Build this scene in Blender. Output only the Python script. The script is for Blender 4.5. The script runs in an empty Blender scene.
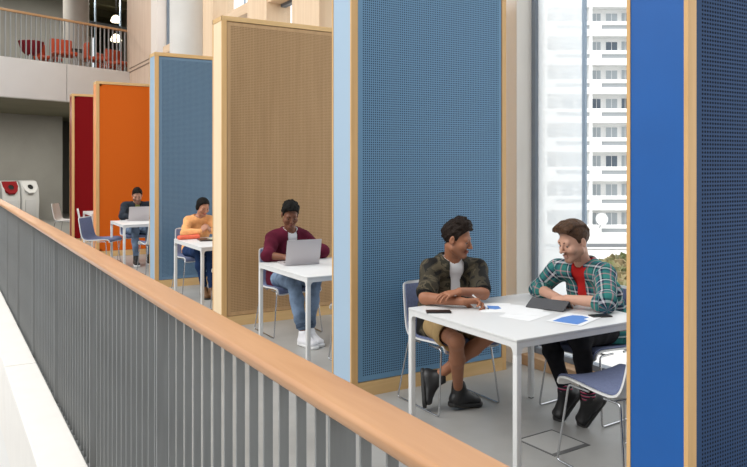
import bpy, bmesh, math, random
import numpy as np
from mathutils import Vector, Matrix, Euler
random.seed(7)
PI = math.pi
scene = bpy.context.scene
COL = scene.collection

# ------------------------------------------------------------------ materials
def lin(r, g, b):
    f = lambda c: (c/255/12.92) if c/255 <= .04045 else ((c/255+.055)/1.055)**2.4
    return (f(r), f(g), f(b), 1.0)

def mat(name, col, rough=.5, metal=0., var=0., scale=8., bump=0., bscale=60., stretch=(1, 1, 1), spec=.5, col2=None, coat=0.):
    m = bpy.data.materials.new(name); m.use_nodes = True
    nt = m.node_tree; b = nt.nodes['Principled BSDF']
    b.inputs['Base Color'].default_value = col if len(col) == 4 else (*col, 1)
    b.inputs['Roughness'].default_value = rough
    b.inputs['Metallic'].default_value = metal
    b.inputs['Specular IOR Level'].default_value = spec
    b.inputs['Coat Weight'].default_value = coat
    if var or bump:
        tc = nt.nodes.new('ShaderNodeTexCoord'); mp = nt.nodes.new('ShaderNodeMapping')
        mp.inputs['Scale'].default_value = stretch
        nt.links.new(tc.outputs['Object'], mp.inputs[0])
    if var:
        n = nt.nodes.new('ShaderNodeTexNoise'); n.inputs['Scale'].default_value = scale
        n.inputs['Detail'].default_value = 6
        nt.links.new(mp.outputs[0], n.inputs['Vector'])
        r = nt.nodes.new('ShaderNodeValToRGB')
        c = col if len(col) == 4 else (*col, 1)
        c2 = col2 or tuple(min(1, x*(1+var)) for x in c[:3]) + (1,)
        c1 = tuple(x*(1-var) for x in c[:3]) + (1,)
        r.color_ramp.elements[0].position = .3; r.color_ramp.elements[1].position = .7
        r.color_ramp.elements[0].color = c1; r.color_ramp.elements[1].color = c2
        nt.links.new(n.outputs['Fac'], r.inputs[0]); nt.links.new(r.outputs[0], b.inputs['Base Color'])
    if bump:
        n2 = nt.nodes.new('ShaderNodeTexNoise'); n2.inputs['Scale'].default_value = bscale
        nt.links.new(mp.outputs[0], n2.inputs['Vector'])
        bp = nt.nodes.new('ShaderNodeBump'); bp.inputs['Strength'].default_value = bump
        bp.inputs['Distance'].default_value = .01
        nt.links.new(n2.outputs['Fac'], bp.inputs['Height']); nt.links.new(bp.outputs[0], b.inputs['Normal'])
    return m

def glass_mat(name, tint=(1, 1, 1), haze=0.0, hazecol=(.9, .95, 1)):
    m = bpy.data.materials.new(name); m.use_nodes = True
    nt = m.node_tree; nt.nodes.clear()
    out = nt.nodes.new('ShaderNodeOutputMaterial')
    tr = nt.nodes.new('ShaderNodeBsdfTransparent'); tr.inputs[0].default_value = (*tint, 1)
    gl = nt.nodes.new('ShaderNodeBsdfGlossy'); gl.inputs['Roughness'].default_value = .03
    lw = nt.nodes.new('ShaderNodeLayerWeight'); lw.inputs[0].default_value = .5
    pw = nt.nodes.new('ShaderNodeMath'); pw.operation = 'POWER'; pw.inputs[1].default_value = 5; nt.links.new(lw.outputs['Facing'], pw.inputs[0])
    fr = nt.nodes.new('ShaderNodeMath'); fr.operation = 'MULTIPLY_ADD'; fr.inputs[1].default_value = .5; fr.inputs[2].default_value = .02; nt.links.new(pw.outputs[0], fr.inputs[0])
    mx = nt.nodes.new('ShaderNodeMixShader')
    nt.links.new(fr.outputs[0], mx.inputs[0]); nt.links.new(tr.outputs[0], mx.inputs[1]); nt.links.new(gl.outputs[0], mx.inputs[2])
    last = mx
    if haze:
        tl = nt.nodes.new('ShaderNodeBsdfTranslucent'); tl.inputs[0].default_value = (*hazecol, 1)
        df = nt.nodes.new('ShaderNodeBsdfDiffuse'); df.inputs[0].default_value = (*hazecol, 1)
        m1 = nt.nodes.new('ShaderNodeMixShader'); m1.inputs[0].default_value = .5
        nt.links.new(tl.outputs[0], m1.inputs[1]); nt.links.new(df.outputs[0], m1.inputs[2])
        m2 = nt.nodes.new('ShaderNodeMixShader'); m2.inputs[0].default_value = haze
        nt.links.new(mx.outputs[0], m2.inputs[1]); nt.links.new(m1.outputs[0], m2.inputs[2])
        last = m2
    nt.links.new(last.outputs[0], out.inputs[0])
    return m

def wood_mat(name, c1, c2, rough=.4, axis='z', scale=1.0, coat=0.):
    m = bpy.data.materials.new(name); m.use_nodes = True
    nt = m.node_tree; b = nt.nodes['Principled BSDF']; b.inputs['Roughness'].default_value = rough
    b.inputs['Coat Weight'].default_value = coat
    tc = nt.nodes.new('ShaderNodeTexCoord'); mp = nt.nodes.new('ShaderNodeMapping')
    s = {'x': (.6, 9, 9), 'y': (9, .6, 9), 'z': (9, 9, .6)}[axis]
    mp.inputs['Scale'].default_value = tuple(q*scale for q in s)
    nt.links.new(tc.outputs['Object'], mp.inputs[0])
    n = nt.nodes.new('ShaderNodeTexNoise'); n.inputs['Scale'].default_value = 2.2; n.inputs['Detail'].default_value = 8
    n.inputs['Distortion'].default_value = .6
    nt.links.new(mp.outputs[0], n.inputs['Vector'])
    r = nt.nodes.new('ShaderNodeValToRGB'); r.color_ramp.elements[0].position = .32; r.color_ramp.elements[1].position = .68
    r.color_ramp.elements[0].color = c1; r.color_ramp.elements[1].color = c2
    nt.links.new(n.outputs['Fac'], r.inputs[0]); nt.links.new(r.outputs[0], b.inputs['Base Color'])
    return m

def attr_mat(name, rough=.6, bump=0., bscale=300., spec=.4, sss=0.):
    m = bpy.data.materials.new(name); m.use_nodes = True
    nt = m.node_tree; b = nt.nodes['Principled BSDF']; b.inputs['Roughness'].default_value = rough
    b.inputs['Specular IOR Level'].default_value = spec
    a = nt.nodes.new('ShaderNodeAttribute'); a.attribute_name = 'Col'
    nt.links.new(a.outputs['Color'], b.inputs['Base Color'])
    if bump:
        tc = nt.nodes.new('ShaderNodeTexCoord'); n2 = nt.nodes.new('ShaderNodeTexNoise'); n2.inputs['Scale'].default_value = bscale
        nt.links.new(tc.outputs['Object'], n2.inputs['Vector'])
        bp = nt.nodes.new('ShaderNodeBump'); bp.inputs['Strength'].default_value = bump; bp.inputs['Distance'].default_value = .005
        nt.links.new(n2.outputs['Fac'], bp.inputs['Height']); nt.links.new(bp.outputs[0], b.inputs['Normal'])
    return m

# ------------------------------------------------------------------ mesh builder
class MB:
    def __init__(s): s.bm = bmesh.new()
    def box(s, lo, hi, bev=0., seg=2):
        t = bmesh.new(); bmesh.ops.create_cube(t, size=1)
        c = [(lo[i]+hi[i])/2 for i in range(3)]; d = [hi[i]-lo[i] for i in range(3)]
        for v in t.verts: v.co = Vector((c[0]+v.co.x*d[0], c[1]+v.co.y*d[1], c[2]+v.co.z*d[2]))
        if bev: bmesh.ops.bevel(t, geom=t.edges[:], offset=bev, segments=seg, profile=.5, affect='EDGES', clamp_overlap=True)
        return s._add(t)
    def obox(s, c, half, R, bev=0., seg=2):
        t = bmesh.new(); bmesh.ops.create_cube(t, size=2)
        for v in t.verts: v.co = Vector((v.co.x*half[0], v.co.y*half[1], v.co.z*half[2]))
        if bev: bmesh.ops.bevel(t, geom=t.edges[:], offset=bev, segments=seg, profile=.5, affect='EDGES', clamp_overlap=True)
        M = Matrix.Translation(c) @ R.to_4x4(); t.transform(M)
        return s._add(t)
    def _add(s, t):
        me = bpy.data.meshes.new('tmp'); t.to_mesh(me); t.free(); s.bm.from_mesh(me); bpy.data.meshes.remove(me); return s
    def tube(s, pts, r, n=10, rad=0.0, closed=False):
        """round tube along a polyline, corners rounded by radius rad"""
        P = [Vector(p) for p in pts]
        if rad:
            Q = [P[0]]
            for i in range(1, len(P)-1):
                a = (P[i-1]-P[i]); b = (P[i+1]-P[i]); rr = min(rad, a.length*.49, b.length*.49)
                p0 = P[i]+a.normalized()*rr; p1 = P[i]+b.normalized()*rr
                for k in range(6):
                    t = k/5; Q.append(p0*(1-t)**2+P[i]*2*t*(1-t)+p1*t*t)
            Q.append(P[-1]); P = Q
        rings = []; up = None
        for i, p in enumerate(P):
            d = (P[min(i+1, len(P)-1)]-P[max(i-1, 0)]).normalized()
            if up is None:
                up = Vector((0, 0, 1)) if abs(d.z) < .9 else Vector((1, 0, 0))
            u = (up - d*up.dot(d)).normalized(); w = d.cross(u); up = u
            rr = r[i] if isinstance(r, (list, tuple)) else r
            rings.append([s.bm.verts.new(p+(u*math.cos(2*PI*k/n)+w*math.sin(2*PI*k/n))*rr) for k in range(n)])
        for a, b in zip(rings, rings[1:]):
            for k in range(n): s.bm.faces.new((a[k], a[(k+1) % n], b[(k+1) % n], b[k]))
        s.bm.faces.new(rings[0][::-1]); s.bm.faces.new(rings[-1]); return s
    def lathe(s, prof, c=(0, 0, 0), n=28, R=None):
        """prof: list of (r, z)"""
        R = R or Matrix.Identity(3); c = Vector(c); rings = []
        for r, z in prof:
            if r < 1e-6: rings.append([s.bm.verts.new(c+R@Vector((0, 0, z)))])
            else: rings.append([s.bm.verts.new(c+R@Vector((r*math.cos(2*PI*k/n), r*math.sin(2*PI*k/n), z))) for k in range(n)])
        for a, b in zip(rings, rings[1:]):
            for k in range(n):
                k2 = (k+1) % n
                if len(a) == 1 and len(b) > 1: s.bm.faces.new((a[0], b[k2], b[k]))
                elif len(b) == 1 and len(a) > 1: s.bm.faces.new((a[k], a[k2], b[0]))
                elif len(a) > 1: s.bm.faces.new((a[k], a[k2], b[k2], b[k]))
        return s
    def prism(s, poly, axis, a, b):
        """extrude a 2D polygon along an axis from a to b; poly in the two other axes (cyclic order)"""
        def P(u, v, w):
            return {'x': (w, u, v), 'y': (u, w, v), 'z': (u, v, w)}[axis]
        A = [s.bm.verts.new(P(u, v, a)) for u, v in poly]; B = [s.bm.verts.new(P(u, v, b)) for u, v in poly]
        n = len(poly)
        for k in range(n): s.bm.faces.new((A[k], A[(k+1) % n], B[(k+1) % n], B[k]))
        s.bm.faces.new(A[::-1]); s.bm.faces.new(B); return s
    def transform(s, M): s.bm.transform(M); return s
    def mesh(s):
        me = bpy.data.meshes.new('tmp'); s.bm.to_mesh(me); return me
    def build(s, name, m, parent=None, loc=None, smooth=True, angle=40):
        bmesh.ops.recalc_face_normals(s.bm, faces=s.bm.faces[:])
        me = bpy.data.meshes.new(name); s.bm.to_mesh(me); s.bm.free()
        return finish(name, me, m, parent, smooth, angle)

def finish(name, me, m, parent=None, smooth=True, angle=40):
    for q in (m if isinstance(m, (list, tuple)) else [m]): me.materials.append(q)
    if smooth:
        me.polygons.foreach_set('use_smooth', [True]*len(me.polygons))
        try: me.set_sharp_from_angle(angle=math.radians(angle))
        except Exception: pass
    o = bpy.data.objects.new(name, me); COL.objects.link(o)
    if parent is not None: o.parent = parent
    return o

def thing(name, label, cat, loc=(0, 0, 0), rz=0., group=None):
    o = bpy.data.objects.new(name, None); COL.objects.link(o)
    o.empty_display_size = .1
    o.location = loc; o.rotation_euler = (0, 0, rz); tag(o, label, cat, group); return o
def tag(o, label, cat, group=None, kind=None):
    o['label'] = label; o['category'] = cat
    if group: o['group'] = group
    if kind: o['kind'] = kind
    return o
def struct(o, label=None, cat=None):
    o['kind'] = 'structure'
    if label: o['label'] = label
    if cat: o['category'] = cat
    return o
def dup(root, loc, rz, label, group=None):
    r = root.copy(); COL.objects.link(r); r.location = loc; r.rotation_euler = (0, 0, rz); r['label'] = label
    if group: r['group'] = group
    for ch in list(root.children):
        c = ch.copy(); COL.objects.link(c); c.parent = r
        for g in list(ch.children):
            d = g.copy(); COL.objects.link(d); d.parent = c
    return r

# ------------------------------------------------------------------ camera
CAMH = 1.637; YAW = math.radians(31.2)
cam = bpy.data.cameras.new('camera'); camo = bpy.data.objects.new('camera', cam); COL.objects.link(camo)
camo.location = (0, 0, CAMH); camo.rotation_euler = (PI/2, 0, -YAW)
cam.sensor_width = 36; cam.lens = 36*719/747; cam.shift_y = -67.5/747; cam.clip_start = .05; cam.clip_end = 400
scene.camera = camo
vs = scene.view_settings; vs.view_transform = 'Standard'; vs.look = 'None'; vs.gamma = 1; vs.exposure = 0.17
try: vs.use_curve_mapping = False
except Exception: pass
# ------------------------------------------------------------------ light
w = bpy.data.worlds.new('sky'); scene.world = w; w.use_nodes = True
bg = w.node_tree.nodes['Background']; bg.inputs[0].default_value = (.93, .97, 1, 1); bg.inputs[1].default_value = 1.4
sl = bpy.data.lights.new('daylight', 'SUN'); sl.energy = 3.1; sl.angle = math.radians(75); sl.color = (1, .975, .94)
so = bpy.data.objects.new('daylight', sl); COL.objects.link(so)
so.rotation_euler = Vector((1, .24, -1.08)).to_track_quat('-Z', 'Y').to_euler()

# ------------------------------------------------------------------ materials
M = {}
M['concrete_floor'] = mat('concrete floor', (.37, .362, .345), .42, var=.12, scale=2.2, bump=.05, bscale=30)
M['white_paint'] = mat('white paint', (.80, .79, .77), .6)
M['ledge'] = mat('white ledge paint', (.82, .79, .75), .55, var=.02, scale=5)
M['grey_concrete'] = mat('grey concrete', (.30, .30, .28), .8, var=.06, scale=1.5)
M['balcony_white'] = mat('pale concrete', (.78, .78, .77), .7, var=.03, scale=1.2)
M['olive'] = mat('olive soffit', (.20, .19, .13), .8, var=.1, scale=1)
M['column'] = mat('column concrete', (.62, .60, .57), .75, var=.05, scale=2)
M['pier_white'] = mat('pier white', (.90, .90, .90), .6)
M['pier_beige'] = mat('pier beige timber', (.80, .76, .70), .6, var=.04, scale=3, stretch=(3, 3, .3))
M['frame_grey'] = mat('window frame grey', (.17, .20, .24), .45)
M['frame_blue'] = mat('mullion blue grey', (.33, .42, .52), .4)
M['plywood'] = wood_mat('pale plywood', (.68, .50, .38, 1), (.76, .58, .45, 1), .6, 'z', .5)
M['timber'] = wood_mat('pale timber', (.74, .54, .36, 1), (.82, .63, .44, 1), .55, 'z', .6)
M['timber_y'] = wood_mat('pale timber beam', (.70, .50, .32, 1), (.80, .60, .42, 1), .55, 'y', .6)
M['skirting'] = wood_mat('skirting wood', (.40, .24, .13, 1), (.50, .32, .18, 1), .5, 'y', 1)
M['glass'] = glass_mat('clear glass')
M['glass_haze'] = glass_mat('hazy film glass', haze=.62, hazecol=(.95, .98, 1))
M['dark'] = mat('dark interior', (.05, .05, .045), .9)

# ------------------------------------------------------------------ floor, ledge
struct(MB().prism([(.86, -.6), (4.42, -.6), (4.42, 19.09), (.86, 17.57)], 'z', -.28, 0).build('floor', M['concrete_floor'], smooth=False))
struct(MB().box((-16, -6, -5.2), (.5, 26, -5)).build('floor_lower_unseen', mat('unseen bounce floor', (.5, .49, .47), .6), smooth=False))  # unseen lower level, added to bounce light up into the hall
# white kerb outside the railing, in two lengths with an open joint
struct(MB().box((.52, -.6, -.9), (.785, 7.375, -.2), .006).build('trim_1', M['ledge'], smooth=False))
struct(MB().box((.52, 7.395, -.9), (.785, 20, -.2), .006).build('trim_2', M['ledge'], smooth=False))
struct(MB().box((.785, -.6, -.9), (.86, 20, -.265)).build('trim_3', mat('slab edge grey', (.33, .31, .29), .8), smooth=False))
struct(MB().box((.56, -.6, -5), (.84, 20, -.9)).build('wall_left', M['white_paint'], smooth=False))

# ------------------------------------------------------------------ facade on the right
GX = 4.276
def pier(y0, y1, i, m, z1=3.4, x0=4.0):
    return struct(MB().box((x0, y0, 0), (4.3, y1, z1), .004).build('trim_%d' % i, m, smooth=False))
# pier in line with each partition (white nose, beige timber reveal)
ti = 4
for y in (1.80, 4.46, 7.08, 9.80):
    struct(MB().box((4.08, y+.014, 0), (4.14, y+.40, 8)).build('trim_%d' % ti, M['pier_white'], smooth=False)); ti += 1
    struct(MB().box((4.08, y, 0), (4.40, y+.012, 8)).box((4.142, y+.012, 0), (4.40, y+.40, 8)).build('trim_%d' % ti, M['pier_beige'], smooth=False)); ti += 1
# timber posts of the upper facade
for y0, y1 in ((7.93, 8.73), (9.6, 10.34), (11.95, 13.3)):
    struct(MB().box((4.02, y0, 0 if y0 > 11 else 3.0), (4.40, y1, 8), .004).build('trim_%d' % ti, M['timber'], smooth=False)); ti += 1
# transom beam, sill
struct(MB().box((4.04, 7.4, 3.98), (4.40, 15.2, 4.14), .004).build('trim_%d' % ti, M['timber_y'], smooth=False)); ti += 1
struct(MB().box((4.12, 2.2, 0), (4.40, 4.46, .085), .004).build('baseboard_right', M['skirting'], smooth=False))
struct(MB().box((4.12, 4.86, 0), (4.40, 19, .085), .004).build('baseboard_right_far', M['skirting'], smooth=False))
# plywood wall at the far end
wf = struct(MB().box((4.2, 16.2, 0), (4.34, 19.3, 9)).build('wall_right', M['plywood'], smooth=False))
MB().box((4.192, 16.2, 4.02), (4.2, 19.0, 4.05)).box((4.192, 16.2, 4.12), (4.2, 19.0, 4.14)).build('groove', mat('groove shadow gap', (.25, .18, .13), .8), wf)
struct(MB().box((4.04, 15.7, 0), (4.34, 16.2, 9)).build('trim_%d' % ti, mat('pale post', (.80, .72, .66), .6), smooth=False)); ti += 1

def window(i, y0, y1, z0, z1, panes, mull_m=None):
    """framed glazing in the plane x = GX; panes = list of (ya, yb, glass material)"""
    f = MB(); a = .045
    f.box((GX-.03, y0, z0), (GX+.05, y0+a, z1)).box((GX-.03, y1-a, z0), (GX+.05, y1, z1))
    f.box((GX-.03, y0, z0), (GX+.05, y1, z0+a)).box((GX-.03, y0, z1-a), (GX+.05, y1, z1))
    r = struct(f.build('window_%d' % i, M['frame_grey'], smooth=False))
    for k, (ya, yb, gm) in enumerate(panes):
        MB().box((GX, ya, z0+a), (GX+.012, yb, z1-a)).build('pane', gm, r, smooth=False)
        if k: MB().box((GX-.004, ya-.03, z0+a), (GX+.016, ya+.002, z1-a)).build('mullion', M['frame_blue'], r, smooth=False)
    return r
window(1, 2.2, 4.46, .085, 3.6, [(2.245, 3.90, M['glass']), (3.93, 4.415, M['glass_haze'])])
window(2, 4.86, 7.08, .085, 3.6, [(4.9, 7.04, M['glass'])])
window(3, 7.48, 9.80, .085, 3.98, [(7.52, 9.76, M['glass'])])
window(4, 10.2, 15.7, .085, 3.98, [(10.16, 12.5, M['glass']), (12.54, 15.66, M['glass'])])
window(5, 7.39, 9.6, 4.14, 7.5, [(7.43, 9.56, M['glass'])])
window(6, 10.34, 15.7, 4.14, 7.5, [(10.38, 11.1, M['glass']), (11.14, 13.2, M['glass']), (13.24, 15.66, M['glass'])])
window(7, 2.2, 4.46, 3.6, 7.5, [(2.245, 3.90, M['glass']), (3.93, 4.415, M['glass_haze'])])
window(8, 4.86, 7.08, 3.6, 7.5, [(4.9, 7.04, M['glass'])])
struct(MB().lathe([(0, 0), (.41, 0), (.41, 9), (0, 9)], (3.97, 12.9, 0), 48).build('column', M['column']))

# ------------------------------------------------------------------ far end: balcony, wall below it
Q = Vector((4.2, 19.0, 0)); E = Vector((-.92, -.392, 0)).normalized(); N = Vector((-.392, .92, 0)).normalized()
RB = Matrix((E, N, Vector((0, 0, 1)))).transposed()      # local: x along the balcony to the left, y away, z up
def bq(t, o, z): return Q + E*t + N*o + Vector((0, 0, z))
def bbox(mb, t0, t1, o0, o1, z0, z1, bev=0):
    return mb.obox(bq((t0+t1)/2, (o0+o1)/2, (z0+z1)/2), ((t1-t0)/2, (o1-o0)/2, (z1-z0)/2), RB, bev)
BZ0, BZ1 = 3.17, 4.05
XL = 5.6
def slab(o0, o1, z0, z1):
    q = lambda o: -(XL-4.2+.392*o)/.92
    P = [bq(9, o0, 0), bq(9, o1, 0), bq(q(o1), o1, 0), bq(q(o0), o0, 0)]
    return MB().prism([(p.x, p.y) for p in P], 'z', z0, z1)
b = MB(); bbox(b, -.1, 1.72, 0, .25, BZ0, BZ1); struct(b.build('trim_%d' % ti, M['balcony_white'], smooth=False)); ti += 1
b = MB(); bbox(b, 1.74, 8, 0, .25, BZ0, BZ1); struct(b.build('trim_%d' % ti, M['balcony_white'], smooth=False)); ti += 1
b = slab(.25, 12, BZ0+.02, BZ1-.05); struct(b.build('floor_upper', M['olive'], smooth=False))
b = MB(); bbox(b, -1.33, 9, 5.3, 5.5, -.1, BZ0+.02); struct(b.build('wall_back', M['grey_concrete'], smooth=False))
b = slab(7.5, 7.7, -.1, BZ0+.02); struct(b.build('wall_recess', mat('dark recess', (.10, .10, .09), .9), smooth=False))
b = slab(.0, 8, -.25, 0); struct(b.build('floor_far', mat('far floor', (.22, .22, .21), .4), smooth=False))
b = MB(); bbox(b, 8, 8.2, .3, 12, -.1, 8.2); struct(b.build('wall_far_left', M['grey_concrete'], smooth=False))
b = MB(); bbox(b, -1.33, 9, 5.3, 5.5, BZ1, 8); struct(b.build('wall_upper', mat('upper grey wall', (.33, .33, .31), .8, var=.05, scale=1.5), smooth=False))
b = slab(11.6, 11.8, BZ1, 8); struct(b.build('wall_upper_back', mat('upper olive wall', (.16, .14, .08), .8), smooth=False))
b = slab(.4, 12, 7.05, 7.25)
struct(b.build('ceiling', mat('olive ceiling', (.22, .20, .12), .8), smooth=False))
b = MB()
for k in range(6): b.bm.from_mesh(slab(1.2+1.7*k, 1.4+1.7*k, 6.8, 7.05).mesh())
struct(b.build('trim_%d' % ti, mat('ceiling beam', (.10, .095, .06), .8), smooth=False)); ti += 1
c0 = bq(-.12, 2.6, 0)
struct(MB().lathe([(0, 4.0), (.34, 4.0), (.34, 7.05), (0, 7.05)], (c0.x, c0.y, 0), 40).build('column_upper', M['column']))
# slim glazing posts right of the column
for t in (-1.0, -1.84):
    b = MB(); bbox(b, t-.02, t+.02, 3.0, 3.06, BZ1-.05, 7.05); struct(b.build('trim_%d' % ti, M['frame_blue'], smooth=False)); ti += 1
b = MB(); bbox(b, -2.3, -.3, 3.0, 3.05, 5.75, 5.85); struct(b.build('trim_%d' % ti, M['frame_grey'], smooth=False)); ti += 1

b = MB().box((XL, 19.4, -.1), (XL+.2, 32, 7.2)); struct(b.build('wall_far_right', mat('far side wall', (.28, .27, .23), .8), smooth=False))
b = MB().box((4.34, 19.25, -.1), (XL+.2, 19.45, 7.2)); struct(b.build('wall_return', M['plywood'], smooth=False))
# unseen slab overhead and end and opposite walls, added to block sky light
struct(MB().box((-1.5, -3.4, 12.4), (4.34, 25, 12.6)).build('roof_unseen', M['white_paint'], smooth=False))
struct(MB().box((-16, -3.4, -5), (4.34, -3.2, 12.4)).build('wall_near_unseen', mat('unseen near wall', (.5, .48, .45), .8), smooth=False))
struct(MB().box((-16.3, -3.4, -5), (-16, 26, 8)).build('wall_opposite_unseen', mat('unseen opposite wall', (.45, .44, .42), .8), smooth=False))
def area(name, c, sx, sy, e, col=(1, .95, .86)):
    l = bpy.data.lights.new(name, 'AREA'); l.shape = 'RECTANGLE'; l.size = sx; l.size_y = sy; l.energy = e; l.color = col
    o = bpy.data.objects.new(name, l); COL.objects.link(o); o.location = c; o.rotation_euler = (0, 0, math.atan2(E.y, E.x)); return o
for k, t in enumerate((-.8, 2.0)):
    area('soffit_lamp', bq(t, 2.4, BZ0-.02), 1.6, .3, 85)
    area('upper_fill_light', bq(t-.4, 3.2, 6.75), 1.6, .4, 55)  # added fill without a fixture, brightens the upper level
# ------------------------------------------------------------------ railing beside the walkway
M['rail_wood'] = wood_mat('handrail wood', (.50, .25, .115, 1), (.60, .325, .165, 1), .38, 'y', .8)
M['rail_steel'] = mat('grey railing steel', (.235, .243, .245), .5, var=.12, scale=6, stretch=(6, 6, .4))
M['upper_steel'] = mat('pale railing steel', (.42, .43, .44), .5)
rail = thing('railing', 'long grey flat-bar railing with wooden handrail along the walkway', 'railing', (.82, 0, 0))
def rounded(x0, x1, z0, z1, r, n=5):
    P = []
    for cx, cz, a in ((x1-r, z1-r, 0), (x0+r, z1-r, 90), (x0+r, z0+r, 180), (x1-r, z0+r, 270)):
        for k in range(n+1):
            t = math.radians(a+90*k/n); P.append((cx+r*math.cos(t), cz+r*math.sin(t)))
    return P
MB().prism([(x*(.80+.20*min(1, (z-1.056)/.030)), z) for x, z in rounded(-.063, .063, 1.056, 1.10, .013)], 'y', -.5, 17.3).build('handrail', M['rail_wood'], rail)
MB().box((-.02, -.5, 1.046), (.02, 17.3, 1.0555)).build('top_flat', M['rail_steel'], rail, smooth=False)
MB().box((-.028, -.5, -.262), (.02, 17.3, -.245)).build('bottom_flat', M['rail_steel'], rail, smooth=False)
posts = [1.50+1.56*k for k in range(-1, 11)]
bar = None; far = MB(); nb = 0
y = .62
for yp in posts:
    if yp < .2 : continue
    MB().box((-.034, yp-.006, -.245), (.036, yp+.006, 1.046), .001, 1).build('post', M['rail_steel'], rail, smooth=False)
ys = []
for a in posts:
    for k in range(1, 14): ys.append(a+1.56*k/14)
for y in sorted(ys):
    if y < .55: continue
    if nb < 100:
        if bar is None: bar = MB().box((-.014, -.0045, -.245), (.014, .0045, 1.046), .001, 1).build('baluster', M['rail_steel'], rail, smooth=False); o = bar
        else: o = bar.copy(); COL.objects.link(o)
        o.location = (0, y, 0); nb += 1
    elif y < 17.2: far.box((-.014, y-.0045, -.245), (.014, y+.0045, 1.046))
fo = far.build('balusters', M['rail_steel'], rail, smooth=False); fo['kind'] = 'stuff'

# railing on the upper balcony
r2 = thing('railing', 'upper balcony railing with wooden handrail and pale upright bars', 'railing', bq(0, .12, BZ1), 0)
r2.rotation_euler = (0, 0, math.atan2(E.y, E.x))
MB().box((0, -.03, 1.03), (8, .03, 1.085), .01).build('handrail', wood_mat('upper handrail', (.52, .30, .14, 1), (.62, .38, .2, 1), .45, 'x', 1), r2)
bb = None
for k in range(66):
    if bb is None: bb = MB().box((-.007, -.02, -.02), (.007, .02, 1.03)).build('baluster', M['upper_steel'], r2, smooth=False); o = bb
    else: o = bb.copy(); COL.objects.link(o)
    o.location = (.06+.118*k, 0, 0)

# ------------------------------------------------------------------ partitions
PX0, PX1, PT, PZ = 2.48, 3.91, .29, 3.165
def perforated_mesh(x0, x1, z0, z1, pitch=.0165, rad=.305):
    nx = int((x1-x0)/pitch); nz = int((z1-z0)/pitch); px = (x1-x0)/nx; pz = (z1-z0)/nz
    gx, gz = np.meshgrid(np.arange(nx+1), np.arange(nz+1), indexing='ij')
    V0 = np.stack([x0+gx*px, np.zeros_like(gx, float), z0+gz*pz], -1).reshape(-1, 3)
    ci, ck = np.meshgrid(np.arange(nx), np.arange(nz), indexing='ij'); ci = ci.ravel(); ck = ck.ravel(); n = len(ci)
    ang = np.radians(22.5-90-45+45*np.arange(8))
    ox = np.cos(ang)*rad*pitch*1.06; oz = np.sin(ang)*rad*pitch*1.06
    V1 = np.stack([x0+(ci[:, None]+.5)*px+ox, np.zeros((n, 8)), z0+(ck[:, None]+.5)*pz+oz], -1).reshape(-1, 3)
    cor = np.stack([ci*(nz+1)+ck, (ci+1)*(nz+1)+ck, (ci+1)*(nz+1)+ck+1, ci*(nz+1)+ck+1], 1)
    b0 = len(V0)+np.arange(n)*8
    # octagon verts: angles -112.5,-67.5,-22.5,22.5,67.5,112.5,157.5,202.5
    quads = np.concatenate([np.stack([cor[:, 0], cor[:, 1], b0+1, b0+0], 1), np.stack([cor[:, 1], cor[:, 2], b0+3, b0+2], 1),
                            np.stack([cor[:, 2], cor[:, 3], b0+5, b0+4], 1), np.stack([cor[:, 3], cor[:, 0], b0+7, b0+6], 1)])
    tris = np.concatenate([np.stack([cor[:, 1], b0+2, b0+1], 1), np.stack([cor[:, 2], b0+4, b0+3], 1),
                           np.stack([cor[:, 3], b0+6, b0+5], 1), np.stack([cor[:, 0], b0+0, b0+7], 1)])
    V = np.concatenate([V0, V1]).astype(np.float32)
    me = bpy.data.meshes.new('perforated_sheet')
    me.vertices.add(len(V)); me.vertices.foreach_set('co', V.ravel())
    L = np.concatenate([quads.ravel(), tris.ravel()]).astype(np.int32)
    me.loops.add(len(L)); me.loops.foreach_set('vertex_index', L)
    st = np.concatenate([np.arange(len(quads))*4, len(quads)*4+np.arange(len(tris))*3]).astype(np.int32)
    me.polygons.add(len(st)); me.polygons.foreach_set('loop_start', st)
    me.update(calc_edges=True); me.validate()
    return me
FW = PX1-PX0
RIM = .042
perf = perforated_mesh(.053+RIM, FW-.04-.03, .10+RIM, PZ-.05-RIM)
perf.materials.append(M['white_paint'])
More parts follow.
